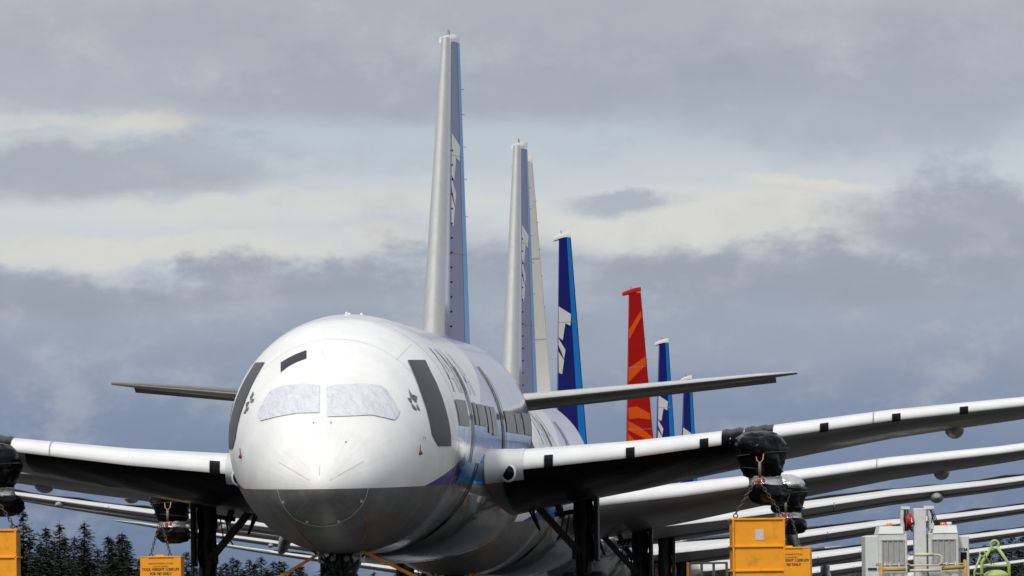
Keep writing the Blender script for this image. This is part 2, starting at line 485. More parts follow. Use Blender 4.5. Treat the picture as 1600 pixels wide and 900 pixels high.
# ------------------------------------------------------------------ fin and rudder
FR = (43.6, 8.3, 7.55+.24); FT = (52.6, 2.9, 16.72)   # station, chord, height at root and tip
def fin_at(t):
    return tuple(a+(b-a)*t for a, b in zip(FR, FT))
HC = .68
def build_fin(parent, side_mat, le_mat):
    secs = []
    for k in range(9):
        t = k/8; s, ch, z = fin_at(t); secs.append(((0, s, z), ch, .082, (1,0,0)))
    f = foil_plane('vertical_fin', secs, side_mat, parent, HC)
    # metal leading edge
    rings = []
    for k in range(9):
        t = k/8; s, ch, z = fin_at(t)
        cs = [.16,.1,.06,.03,.012,.004]
        rings.append([Vector((yt(c)*.082*ch+.012, s+c*ch-.012, z)) for c in cs]+[Vector((0,s-.014,z))]+[Vector((-yt(c)*.082*ch-.012, s+c*ch-.012, z)) for c in cs[::-1]])
    meshob('leading_edge', *loft(rings, closed=False), le_mat, f, True)
    return f
def rud_pt(t, c, side, d, off=0):
    """t height 0..1, c chord fraction of the rudder, side +-1, d deflection (towards +x)"""
    s, ch, z = fin_at(t); h0 = s+HC*ch; rc = (1-HC)*ch+.12
    th = (yt(HC)*.082*ch)*(1-c)+.012+off
    L = c*rc; x = L*math.sin(d)+side*th*math.cos(d); y = L*math.cos(d)-side*th*math.sin(d)
    return Vector((x, h0+.03+y, z))
def decal(polys, d, mat, parent, name, sides=(1,), off=.012):
    bm = bmesh.new()
    for sd in sides:
        for poly in polys: bm.faces.new([bm.verts.new(rud_pt(t, c, sd, d, off)) for (c, t) in poly])
    return bmob(name, bm, mat, parent)
def build_rudder(parent, d, main, edge, capmat, logo=None, logomat=None, logoname='fin_lettering', wicks=True, bolts=False):
    rings = [[rud_pt(t,0,1,d), rud_pt(t,.5,1,d), rud_pt(t,1,1,d), rud_pt(t,1,-1,d), rud_pt(t,.5,-1,d), rud_pt(t,0,-1,d)] for t in [.0,.25,.5,.75,1.0]]
    r = meshob('rudder', *loft(rings), main, parent)
    if edge:
        decal([[(.76,.0),(1.002,.0),(1.002,.25),(.75,.25)],[(.75,.25),(1.002,.25),(1.002,.5),(.74,.5)],[(.74,.5),(1.002,.5),(1.002,.75),(.73,.75)],[(.73,.75),(1.002,.75),(1.002,.998),(.7,.998)]], d, edge, r, 'trailing_stripe', (1,-1), .006)
    # cap with the forward horn that swings the other way
    s, ch, z = fin_at(1); h0 = s+HC*ch+.03; rc = (1-HC)*ch+.13
    rings = []
    for L, w, zl, zh in ((-.9,.03,16.62,16.76),(-.8,.06,16.62,16.78),(-.4,.1,16.66,16.84),(0,.11,16.7,16.89),(.5,.08,16.74,16.94),(rc,.02,16.76,16.97)):
        cx, cy = L*math.sin(d), h0+L*math.cos(d); nx, ny = math.cos(d), -math.sin(d)
        rings.append([(cx+nx*w*a, cy+ny*w*a, zz) for a, zz in ((1,zl),(1,(zl+zh)/2),(.6,zh),(-.6,zh),(-1,(zl+zh)/2),(-1,zl))])
    meshob('rudder_cap', *loft(rings), capmat, r, False)
    bm = bmesh.new()
    zz = [15.35,14.6,13.65,12.7,11.6]
    for z_ in zz:
        t = (z_-FR[2])/(FT[2]-FR[2]); p = rud_pt(t, 1, 1, d); tube(bm, [p, p+Vector((.2*math.sin(d)+.02, .2*math.cos(d), .0))], .009, 5)
    p = rud_pt(1, 1, 1, d)
    for q in (.15,.8):
        a = Vector((0, h0-.5+q, 16.9)); tube(bm, [a, a+Vector((0,.05,.14))], .01, 5)
    bmob('static_wick', bm, M['chain'], r)
    if bolts:
        bm = bmesh.new()
        for k in range(13):
            p = rud_pt(.06+.048*k, .04, 1, d, .02); bmesh.ops.create_icosphere(bm, subdivisions=1, radius=.032, matrix=Matrix.Translation(p))
        bmob('hinge_bolts', bm, M['blacktape'], r)
    for tj in (.3,.62): decal([[(0,tj),(1,tj),(1,tj+.002),(0,tj+.002)]], d, M['line'], r, 'rudder_joint', (1,-1), .014)
    if logo: decal(logo, d, logomat, r, logoname, (1,))
    return r
ALOGO = [[(.05,.62),(.05,.585),(.52,.535),(.78,.555),(.78,.6),(.62,.575)] ,
         [(.05,.62),(.78,.59),(.72,.51),(.5,.54),(.32,.455),(.05,.44)],
         [(.05,.425),(.5,.355),(.42,.30),(.05,.375)],
         [(.05,.35),(.35,.295),(.28,.22),(.05,.235)]]
ALOGO = [[(.06,.655),(.8,.585),(.74,.515),(.45,.545),(.35,.44),(.06,.43)],
         [(.06,.42),(.56,.35),(.5,.295),(.06,.385)],
         [(.06,.365),(.42,.285),(.34,.2),(.06,.215)]]
ALOGO = [[(.0,.694),(.72,.655),(.65,.603),(.38,.616),(.22,.54),(.0,.555)],[(.0,.55),(.35,.495),(.27,.455),(.0,.52)],[(.0,.49),(.27,.45),(.17,.386),(.02,.394)]]
RLOGO = [[(.93,.907),(.985,.878),(.04,.762),(.0,.81)],[(.985,.673),(.985,.63),(.03,.545),(.0,.615)],[(.0,.5),(.5,.514),(.985,.516),(.985,.495),(.5,.5),(.0,.486)],
         [(.0,.414),(.4,.42),(.985,.379),(.985,.347),(.5,.358),(.05,.354)],[(.02,.347),(.5,.312),(.985,.261),(.985,.229),(.5,.265),(.02,.298)],[(.02,.28),(.6,.205),(.02,.2)],[(.0,.15),(.985,.12),(.985,.02),(.0,.06)]]

# ------------------------------------------------------------------ landing gear, pylons
def wheel(parent, c, r, w, mat=None):
    bm = bmesh.new(); n = 28
    prof = [(r*.55,-w/2),(r*.9,-w/2),(r,-w*.3),(r,w*.3),(r*.9,w/2),(r*.55,w/2),(r*.5,w*.2),(.03,w*.2)]
    prof = [(.03,-w*.2),(r*.5,-w*.2)]+prof
    rings = [[Vector((c[0]+x, c[1]+q*math.cos(a), c[2]+q*math.sin(a))) for a in [2*math.pi*k/n for k in range(n)]] for q, x in prof]
    return meshob('wheel', *loft(rings), M['rubber'], parent, True)
def build_main_gear(parent, side):
    bm = bmesh.new(); X = side*4.95; Sx = 27.4
    # wrapped strut
    rings = []; rng = random.Random(3+side)
    for k in range(16):
        z = 3.75-k*.19
        rings.append([(X+(.25+.025*math.sin(k*1.3+q))*math.cos(a)+.0, Sx+(.26+.04*math.cos(k+q))*math.sin(a), z) for q, a in enumerate([2*math.pi*q/14 for q in range(14)])])
    vs, fs = loft(rings)
    g = meshob('main_gear', vs, fs, M['gear'], parent, True)
    bm = bmesh.new()   # strut door, plates, torque links, pipes
    box(bm, (X+side*.34, Sx-.1, 2.55), (.12, .95, 2.3), .02)
    box(bm, (X+side*.27, Sx-.45, 3.3), (.1, .3, .7), .02)
    box(bm, (X+side*.26, Sx-.4, 2.2), (.14, .25, .16), .02); box(bm, (X-side*.24, Sx-.3, 1.6), (.12, .2, .3), .02)
    tube(bm, [(X-side*.2, Sx-.26, 3.5), (X-side*.24, Sx-.3, 2.4), (X-side*.12, Sx-.34, 1.5), (X-side*.1,Sx-.3,.9)], .035)
    tube(bm, [(X+side*.12, Sx-.3, 3.3), (X+side*.2, Sx-.36, 2.0), (X+side*.06, Sx-.34, 1.1)], .03)
    bmob('gear_door', bm, M['gear'], g)
    bm = bmesh.new()
    beam(bm, (X-side*1.55, Sx-.6, 3.25), (X-side*.12, Sx-.25, 1.62), .2, .16)
    beam(bm, (X-side*2.3, Sx-.6, 3.0), (X-side*1.35, Sx-.55, 2.9), .09, .1)
    bmob('side_brace', bm, M['gear'], g)
    bm = bmesh.new()
    beam(bm, (X-side*.85, Sx-.3, 3.35), (X-side*.55, Sx-.2, 2.55), .15, .13)
    beam(bm, (X-side*.75, Sx-.2, 2.62), (X-side*.1, Sx-.1, 2.72), .1, .12)
    tube(bm, [(X-side*.5,Sx-.3,2.7),(X-side*.6,Sx-.32,2.1),(X-side*.7,Sx-.32,1.95)], .02)
    tube(bm, [(X-side*.35,Sx-.3,2.75),(X-side*.45,Sx-.32,2.1)], .018)
    tube(bm, [(X-side*1.35,Sx-.7,3.1),(X-side*1.28,Sx-.7,2.65),(X-side*1.12,Sx-.68,2.2)], [.05,.04,.03])
    tube(bm, [(X-side*1.5,Sx-.7,2.95),(X-side*1.15,Sx-.7,2.25)], .03)
    bmob('retract_arm', bm, M['gear'], g)
    bm = bmesh.new()
    box(bm, (X, Sx, .6), (.26, 1.9, .26), .05); bmob('bogie_beam', bm, M['gearlight'], g)
    for ds in (-.72, .72):
        for dx in (-.37, .37): wheel(g, (X+dx, Sx+ds, .56), .56, .36)
    return g
def build_nose_gear(parent):
    bm = bmesh.new(); Sx = 6.4
    tube(bm, [(0,Sx,1.9),(0,Sx,1.3),(0,Sx,.5)], [.13,.13,.1], 12)
    g = bmob('nose_gear', bm, M['gear'], parent)
    bm = bmesh.new()
    beam(bm, (-.22, Sx-.25, 1.5), (-.1, Sx-.2, .8), .08, .08); beam(bm, (.22, Sx-.25, 1.5), (.1, Sx-.2, .8), .08, .08)
    beam(bm, (-.7, Sx, 1.55), (-.15, Sx-.1, 1.05), .05, .05); beam(bm, (.65, Sx, 1.5), (.15, Sx-.1, 1.0), .05, .05)
    for k in range(12):
        x = random.uniform(-.33,.33); box(bm, (x, Sx-.3+random.uniform(-.1,.1), random.uniform(.95,1.42)), (random.uniform(.05,.14),.1,random.uniform(.05,.18)), .01)
    for k in range(7):
        x = random.uniform(-.35,.35); tube(bm, [(x,Sx-.3,1.5),(x+random.uniform(-.15,.15),Sx-.42,1.2),(x*.4,Sx-.35,.85)], .017, 6)
    box(bm, (-.2,Sx-.3,1.16),(.12,.12,.12),.02); bmob('gear_linkage', bm, M['gear'], g)
    bm = bmesh.new()
    bm.free()
    for sx in (-1,1):
        bm = bmesh.new()
        bmesh.ops.create_uvsphere(bm, u_segments=12, v_segments=8, radius=.085, matrix=Matrix.Translation((sx*.17,Sx-.36,1.33)))
        bmob('taxi_light', bm, M['gearlight'], g, True)
        bm = bmesh.new(); box(bm, (sx*.5, Sx+.3, 1.45), (.04, 1.6, .45), .015)
        bmob('gear_bay_door', bm, M['under'], g)
    for sx in (-.25,.25): wheel(g, (sx, Sx, .5), .5, .32)
    return g
def blob(zr, cx, cs, name, mat, parent, seed, squash=1.6, jit=.085):
    rng = random.Random(seed); rings = []
    N = 26; ph = [rng.uniform(0,6) for _ in range(6)]
    for k in range(len(zr)-1):
        for u in (0,.34,.67):
            z = zr[k][0]+(zr[k+1][0]-zr[k][0])*u; r = zr[k][1]+(zr[k+1][1]-zr[k][1])*u; ox = zr[k][2]+(zr[k+1][2]-zr[k][2])*u
            ring = []
            for q in range(N):
                a = 2*math.pi*q/N
                rr = r*(1+jit*math.sin(3*a+ph[0]+z*4)+jit*.7*math.sin(7*a+ph[1]-z*7)+jit*.5*rng.uniform(-1,1))
                ring.append((cx+ox+rr*math.cos(a), cs+rr*squash*math.sin(a), z+.02*rng.uniform(-1,1)))
            rings.append(ring)
    rings.append([(cx+zr[-1][2]+zr[-1][1]*math.cos(2*math.pi*q/N), cs+zr[-1][1]*math.sin(2*math.pi*q/N), zr[-1][0]) for q in range(N)])
    return meshob(name, *loft(rings), mat, parent, True)
def build_pylon(parent, side, variant, seed):
    X = 9.78*side-(.22 if side < 0 and variant == 'black' else 0); cs = 21.9
    if variant == 'black':
        p = blob([(4.62,.12,0),(4.56,.42,-.05),(4.42,.6,-.06),(4.2,.66,-.02),(3.95,.63,.02),(3.7,.56,.05),(3.5,.47,.07),(3.42,.44,.08)], X, cs, 'pylon', M['black'], parent, seed)
        blob([(3.45,.44,.1),(3.35,.43,.1),(3.25,.45,.12),(3.2,.47,.14)], X, cs, 'foil_band', M['silver'], p, seed+1, jit=.03)
        blob([(3.24,.46,.14),(3.12,.53,.17),(2.95,.54,.2),(2.8,.45,.22),(2.7,.2,.2)], X, cs, 'lower_cover', M['black'], p, seed+2)
    elif variant == 'foil':
        p = blob([(4.62,.12,0),(4.56,.42,-.05),(4.42,.58,-.03),(4.3,.62,0),(4.15,.6,0)], X, cs, 'pylon', M['silver'], parent, seed)
        blob([(4.2,.6,0),(4.0,.6,.02),(3.8,.54,.03),(3.55,.48,.04),(3.4,.42,.05)], X, cs, 'middle_cover', M['black'], p, seed+1)
        blob([(3.42,.42,.06),(3.3,.42,.06),(3.2,.46,.07)], X, cs, 'foil_band', M['silver'], p, seed+2, jit=.03)
        blob([(3.22,.46,.08),(3.1,.51,.1),(2.9,.5,.1),(2.8,.42,.1),(2.72,.2,.1)], X, cs, 'lower_cover', M['black'], p, seed+3)
    else:
        p = blob([(4.5,.2,0),(4.3,.24,0),(3.9,.24,0),(3.6,.26,.1*side),(3.2,.2,.2*side),(3.05,.08,.25*side)], X, cs, 'pylon', M['under'], parent, seed, 3, .05)
    if variant != 'bare':
        for z0, rr, tl in ((4.02,.645,.05),(3.62,.53,-.06)):
            bm = bmesh.new(); tube(bm, [(X+.03+rr*math.cos(t), cs+rr*1.6*math.sin(t), z0+tl*math.cos(t)) for t in [2*math.pi*i/40 for i in range(41)]], .02, 6, caps=False)
            bmob('binding_strap', bm, M['gear'], p, True)
        bm = bmesh.new()  # yellow shackle and red flag at the sling eye
        tube(bm, [(X-.09, cs-1.04, 4.0),(X-.08, cs-1.1, 3.85),(X, cs-1.12, 3.78),(X+.08, cs-1.1, 3.85),(X+.1, cs-1.04, 4.02)], .014, 6)
        bmob('shackle', bm, M['brass'], p)
        bm = bmesh.new(); tube(bm, [(X, cs-1.13, 3.8),(X, cs-1.1, 3.4)], .04, 8); bmob('eye_bolt', bm, M['gearlight'], p)
        bm = bmesh.new(); box(bm, (X-.04, cs-1.0, 3.3), (.11,.06,.14), .02); box(bm, (X+.09, cs-.98, 3.33), (.08,.05,.12), .02); bmob('red_flag', bm, M['red'], p)
    return p

# ------------------------------------------------------------------ the jet
def build_airframe(root, away=False, fusmat='fus_film', finside='lilacpale', finle='metal', pylons='black', detail=True):
    ss = [0,.012,.03,.05,.15,.35,.7,1.2,2,3,4,5,6.5,8,10,12,15,20,25,30,35,38,40,42,44,46,48,50,51.5,53,54.3,55.5,56.2,56.7]
    extra = [.025,.1,.25,.5,.95,1.6,2.5,3.5,4.5,5.7,7.2,9]
    ss = sorted(set(ss+extra))
    N = 72
    rings = [[fus(s, 2*math.pi*q/N) for q in range(N)] for s in ss]
    f = meshob('fuselage', *loft(rings), M[fusmat], root, True)
    # wing-body fairing under the belly
    rings = []
    for k in range(25):
        u = k/24; s = 16.5+22*u; e = math.sin(math.pi*u)**.55 if 0 < u < 1 else 0
        hw = 2.3+.95*e; zt = 3.45; zb = 1.75-.38*e
        ring = []
        for q in range(25):
            a = math.pi*q/24
            ring.append((hw*math.cos(a)*(1-.0*e), s, zt+(zb-zt)*math.sin(a)**.75+pitch(s)))
        rings.append(ring)
    meshob('belly_fairing', *loft(rings), M[fusmat], root, True)
    wings = {}
    for side in (1, -1):
        w = build_wing(root, side, 1.0 if away else .25); wings[side] = w
        # tailplane
        secs = []
        for k in range(9):
            t = k/8; y = 1.0+8.9*t; s = 47.2+6.9*t*1.0; ch = 5.0-3.3*t
            if t == 1: s += .45; ch = 1.0
            secs.append(((side*y, s, 6.02+.98*t), ch, .1-.015*t, (0,0,1)))
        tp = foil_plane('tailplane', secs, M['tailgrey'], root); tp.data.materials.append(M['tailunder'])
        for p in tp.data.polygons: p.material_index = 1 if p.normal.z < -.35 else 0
        bm = bmesh.new()
        for t0, t1 in ((.1,.93),):
            pts = []
            for k in range(9):
                t = t0+(t1-t0)*k/8; y = 1.0+8.9*t; s = 47.2+6.9*t; ch = 5.0-3.3*t
                pts.append([(side*y, s+ch*.72, 6.0+.98*t-.04), (side*y, s+ch*1.0, 6.0+.98*t-.17), (side*y, s+ch*1.0, 6.0+.98*t-.14), (side*y, s+ch*.72, 6.0+.98*t+.02)])
        vs, fs = loft(pts); meshob('elevator', vs, fs, M['tailunder'], tp)
        bm.free()
        build_main_gear(root, side)
        build_pylon(root, side, pylons, 11+side)
    build_nose_gear(root)
    build_fin(root, M[finside], M[finle])
    return f, wings
M['tailgrey'] = newmat('tailplane_grey', (.5,.49,.48), .35, coat=.3, var=.1, vscale=1)

def nose_details(f):
    # windscreen covers of crumpled film
    vs, fs = strip_patch([(248,672),(268,625),(330,525),(385,500),(440,490),(540,480),(638,490)], [(248,674),(268,712),(300,704),(380,685),(500,665),(638,662)], 34, 12)
    meshob('windscreen_cover', vs, fs, M['film'], f, True)
    vs, fs = strip_patch([(683,500),(740,487),(900,480),(1020,490),(1060,525),(1135,645)], [(683,688),(830,683),(960,675),(1100,705),(1120,690),(1135,650)], 34, 12)
    meshob('windscreen_cover', vs, fs, M['film'], f, True)
    vs, fs = strip_patch([(395,348),(440,320),(490,295),(556,270)], [(395,408),(440,372),(490,345),(556,320)], 12, 4, .012)
    meshob('tape_patch', vs, fs, M['tape'], f, True)
    # dark covers over the forward doors
    for side, rows in ((1, [(563,636.5,664),(580,644,672),(600,652,682),(620,659,690),(640,666,696),(660,671,701),(680,675,704),(697,684.5,704.5)]),):
        V, Fc = [], []
        n = 8
        rr = []
        for a, b in zip(rows, rows[1:]):
            for q in range(5): rr.append(tuple(a[i]+(b[i]-a[i])*q/5 for i in range(3)))
        rr.append(rows[-1])
        for y, x0, x1 in rr:
            for q in range(n+1): V.append(proj(x0+(x1-x0)*q/n, y, .015))
        last = V[0]
        for i in range(len(V)):
            if V[i] is None: V[i] = last
            last = V[i]
        for j in range(len(rr)-1):
            for q in range(n): k = j*(n+1)+q; Fc.append((k,k+1,k+n+2,k+n+1))
        meshob('door_cover', V, Fc, M['tape'], f, True)
        # the far side takes the mirrored cover
        meshob('door_cover', [(-v.x, v.y, v.z) for v in V], [q[::-1] for q in Fc], M['tape'], f, True)
    # alliance style star of five darts on both cheeks
    def star(poly, mirror=False):
        bm = bmesh.new()
        for tri in poly:
            p = [proj(340+x/4, 480+y/4, .014) for x, y in tri]
            if None in p: continue
            bm.faces.new([bm.verts.new(q) for q in p])
        bmob('star_emblem', bm, M['star'], f)
    star([[(1190,512),(1212,548),(1207,580)],[(1212,572),(1216,545),(1245,560),(1240,600)],[(1183,566),(1208,575),(1212,598),(1200,592)],[(1240,608),(1247,612),(1266,650),(1245,638)],[(1215,605),(1232,625),(1245,645),(1225,640)],[(1205,590),(1215,608),(1222,640),(1212,620)]])
    star([[(224,528),(228,545),(214,570),(205,565)],[(214,575),(230,572),(222,595),(206,600)],[(205,560),(214,556),(204,590)],[(180,600),(202,588),(190,615),(178,635)],[(182,630),(192,632),(175,665),(163,665)],[(190,628),(198,622),(188,658)]])
    ribbons = []
    def px(pts): return [(340+x/4, 675+y/4) for x, y in pts]
    R1 = [ribbon(px([(375,350),(390,410),(425,480),(480,540),(560,578),(650,590),(740,578),(830,530),(890,470),(925,410),(940,345)]), .9, sub=6)]
    meshob('radome_seam', *merge(R1), M['linewhite'], f)
    for sr in (5.2,): meshob('skin_joint', *loft([[fus(sr+d, math.radians(-84+168*q/60), .011) for q in range(61)] for d in (0,.022)], closed=False), M['faint'], f)
    R2 = [ribbon(px(p), .45, sub=3) for p in ([(385,190),(575,303)],[(915,182),(700,303)],[(637,215),(636,275)],[(560,432),(478,522)],[(735,435),(835,512)])]
    R2 += [ribbon([(340+x/4,480+y/4) for x,y in p], .45, sub=3) for p in ([(1210,232),(1115,332)],[(657,270),(658,292)])]
    for q in R2: meshob('lightning_strip', *q, M['line'], f)
    R3 = [ribbon(px(p), 1.5 if w else .8, .014, 5) for p, w in (([(490,600),(530,650),(570,690),(605,715)],1),([(905,500),(930,550),(935,600),(915,660),(890,700)],1),([(880,475),(1040,505),(1215,540)],0),([(245,485),(225,520),(250,570)],0))]
    meshob('orange_marking', *merge(R3), M['stain'], f)
    # vane sensors, tiny marks
    for a in (proj(656,708,.02), proj(377,713.5,.02)):
        bm = bmesh.new(); bmesh.ops.create_icosphere(bm, subdivisions=2, radius=.05, matrix=Matrix.Translation(a)); tube(bm, [a, a+Vector((0,-.1,.2))], .012, 5)
        bmob('air_data_probe', bm, M['darkred'], f)
    bm = bmesh.new()
    for x, y in ((490,661),(517,661),(427+340-227,691)):
        a = proj(x, y, .01)
        if a: bmesh.ops.create_icosphere(bm, subdivisions=1, radius=.025, matrix=Matrix.Translation(a))
    bmob('rivet_mark', bm, M['line'], f)
    sq = []
    for x, y in ((412,436),(896,430),(560,558),(755,556)):
        cx, cy = 340+x/4, 675+y/4
        sq.append(([proj(cx-2,cy-2,.02),proj(cx+2,cy-2,.02),proj(cx+2,cy+2,.02),proj(cx-2,cy+2,.02)],[(0,1,2,3)]))
    meshob('radome_latch', *merge(sq), M['linewhite'], f)
    def quad(pts, m, name):
        p = [proj(640+x/4, 675+y/4, .02) for x, y in pts]
        if None not in p: meshob(name, p, [(0,1,2,3)], m, f)
    quad([(405,490),(455,515),(405,610),(358,580)], M['line'], 'belly_vent'); quad([(425,505),(440,515),(400,590),(385,580)], M['linewhite'], 'belly_vent')
    quad([(258,662),(275,650),(280,672),(264,684)], M['linewhite'], 'vent_door'); quad([(285,640),(320,612),(325,640),(292,668)], M['blacktape'], 'vent_door'); quad([(316,615),(335,618),(330,640),(322,640)], M['linewhite'], 'vent_door')
    R4 = [ribbon([(640+x/4, 675+y/4) for x, y in p], .5, .014, 4) for p in ([(340,625),(372,640),(378,670),(355,700),(300,730)],[(320,330),(380,385),(470,430)],[(395,470),(470,510)])]
    meshob('access_panel_outline', *merge(R4), M['line'], f)
    meshob('door_number', *ribbon([(661.3,682),(661.4,687)], .6, .014, 2), M['star'], f); meshob('door_number', *ribbon([(664,682.3),(664.1,687.3)], .6, .014, 2), M['star'], f)

def flank_details(f, light=False):
    for side in (1, -1):
        # taped-over window row
        for (a, b, zt, zb) in ((8.3,11.4,5.42,4.78),(14.2,15.6,5.42,4.85),(16.0,19.5,5.4,4.85),(20.0,21.6,5.4,4.7),(22.0,24.4,5.4,4.65),(28.9,33.6,5.36,4.8),(34,37,5.36,4.8),(38,43,5.4,4.8)):
            meshob('window_cover', *patch_sz([(a,zt),(b,zt),(b,zb),(a,zb)], 6, 5, .02, side), M['greytape'], f, True)
        for a, b, zt, zb in ((12.6,13.1,6.5,3.9),(13.35,13.6,6.3,4.2),(26.6,27.4,6.5,3.9),(28.0,28.25,6.3,4.2),(44,44.6,6.3,4.4)):
            meshob('door_seam_tape', *patch_sz([(a,zt),(b,zt),(b,zb),(a,zb)], 2, 14, .022, side), M['tape'], f, True)
        # large pale title letters, one strip mesh per stroke
        parts = []
        def st(p): parts.append(patch_sz(p, 4, 6, .015, side))
        def fl():
            meshob('title_letter', *merge(parts), M['titlepale'] if light else M['navy'], f, True); parts.clear()
        for s0 in (8.9, 11.6+3.6):
            st([(s0+.9,6.75),(s0+1.2,6.75),(s0+.4,5.62),(s0,5.62)]); st([(s0+.9,6.75),(s0+1.2,6.75),(s0+2.2,5.62),(s0+1.8,5.62)]); st([(s0+.5,6.1),(s0+1.6,6.1),(s0+1.7,5.95),(s0+.45,5.95)]); fl()
        s0 = 11.5
        st([(s0,6.75),(s0+.4,6.75),(s0+.4,5.62),(s0,5.62)]); st([(s0,6.75),(s0+.45,6.75),(s0+2.2,5.62),(s0+1.75,5.62)]); st([(s0+1.8,6.75),(s0+2.2,6.75),(s0+2.2,5.62),(s0+1.8,5.62)])
        fl()
    # seam rings round the nose section
    rg = []
    for s in (8.15, 12.3, 25.8, 38.2):
        rg.append(loft([[fus(s+d, 2*math.pi*q/64, .012) for q in range(65)] for d in (0,.05)], closed=False))
    meshob('body_seam', *merge(rg), M['linewhite'], f, True)
    meshob('fairing_crease_shade', *loft([[fus(s_, math.radians(104+152*q/40), .03) for q in range(41)] for s_ in (15.9,16.15,16.5)], closed=False), M['blacktape'], f, True)  # dark crease at the fairing step, its shade put in as a black band
    meshob('belly_seam', *loft([[fus(s_, math.radians(100+160*q/40), .012) for q in range(41)] for s_ in (10.2,10.26)], closed=False), M['blacktape'], f, True)
    bm = bmesh.new()
    for s, h in ((9.5,.05),(15,.1),(19,.06),(24,.1)):
        z = interp(s,2)+pitch(s); tube(bm, [(0,s,z-.02),(0,s+.15,z+h)], [.06,.03], 6)
    box(bm, (0, 10.2, interp(10.2,2)+pitch(10.2)), (.14,.4,.06), .02)
    bmob('antenna', bm, M['white'], f)

G_JET = 'airliners stored nose to tail along the runway'
j1 = empty('passenger_jet', (P1['nose'][0], P1['nose'][1], 0), -P1['yaw'])
f1, w1 = build_airframe(j1, pylons='black')
nose_details(f1); flank_details(f1, True)
for side in (1,-1):
    add_sheet(w1[side], side)
for y in (4.32,6.35,8.2,11.25,13.1,14.85): slat_tape(w1[1], 1, y)
slat_tape(w1[-1], -1, 3.95, .28)
# root landing light and its housing
for side in (1,-1):
    ys = [2.85,3.1,3.35,3.6,3.8]
    rings = [section(y, [.13,.09,.05,.025,.01,.003], [0,.003,.01,.02,.03,.036], side, .03, True) for y in ys]
    meshob('slat_end_panel', *loft(rings, closed=False), M['lightring'], w1[side], True)
    q = wpt(3.42, .006, False, side); rim = bmesh.new(); gl = bmesh.new()
    bmesh.ops.create_uvsphere(rim, u_segments=24, v_segments=14, radius=1, matrix=Matrix.Translation(q+Vector((0,.03,-.02))) @ Matrix.Diagonal((.22,.12,.25,1)))
    bmesh.ops.create_uvsphere(gl, u_segments=24, v_segments=14, radius=1, matrix=Matrix.Translation(q+Vector((side*.01,-.03,-.02))) @ Matrix.Diagonal((.16,.1,.19,1)))
    o = bmob('light_rim', rim, M['lightring'], w1[side], True); bmob('landing_light', gl, M['black'], w1[side], True)
# black wrap round the slat by the right pylon
rings = []
for k in range(13):
    y = 8.75+1.3*k/12; rings.append(section(y, [.2,.12,.06,.02,.005], [0,.005,.02,.06,.12,.2], 1, .035+.02*math.sin(k*2.1), True))
meshob('slat_wrap', *loft(rings, closed=False), M['sheet'], w1[1], True)
rings = []
for k in range(9):
    y = 9.7+.9*k/8; rings.append(section(y, [.2,.12,.06,.02,.005], [0,.005,.02,.06,.12,.2], -1, .035+.02*math.sin(k*2.1), True))
meshob('slat_wrap', *loft(rings, closed=False), M['sheet'], w1[-1], True)
D1 = R(13)
build_rudder(j1, D1, M['lilac'], M['lilacsky'], M['white'], ALOGO, M['logo'], bolts=True)
tag(j1, 'nearest white airliner, nose to the camera, with film taped over its windscreen', 'airliner', G_JET)

j2 = copy_tree(j1); YAW2 = R(2.6)
j2.location = (-2.17, 315, 0); j2.rotation_euler = (0,0,-YAW2)
tag(j2, 'second white airliner, nose to the camera, mostly hidden behind the nearest one', 'airliner', G_JET)
for ch in list(j2.children):       # its pylon wraps are silver at the top
    if ch.name.startswith('pylon'):
        for g in list(ch.children): bpy.data.objects.remove(g)
        bpy.data.objects.remove(ch)
for side in (1,-1): build_pylon(j2, side, 'foil', 31+side)
def black_tail(j):
    for ch in j.children:
        if ch.name.startswith('tailplane'):
            ch.data = ch.data.copy(); ch.data.materials[0] = M['blacktape']; ch.data.materials[1] = M['silver']; mxx = max(abs(v.co.x) for v in ch.data.vertices)
            for p in ch.data.polygons: p.material_index = 1 if abs(p.center.x) > mxx-1.0 else 0
            for g in ch.children: g.data = g.data.copy(); g.data.materials[0] = M['blacktape']
black_tail(j2)
for ch in j2.children:
    if ch.name.startswith('tailplane'): ch.location = (0,0,-.5)
for ch in list(j2.children):
    if ch.name.startswith('wing'):
        for g in list(ch.children):
            if g.name.split('.')[0] in ('tape_patch','plastic_sheet','slat_wrap'): bpy.data.objects.remove(g)

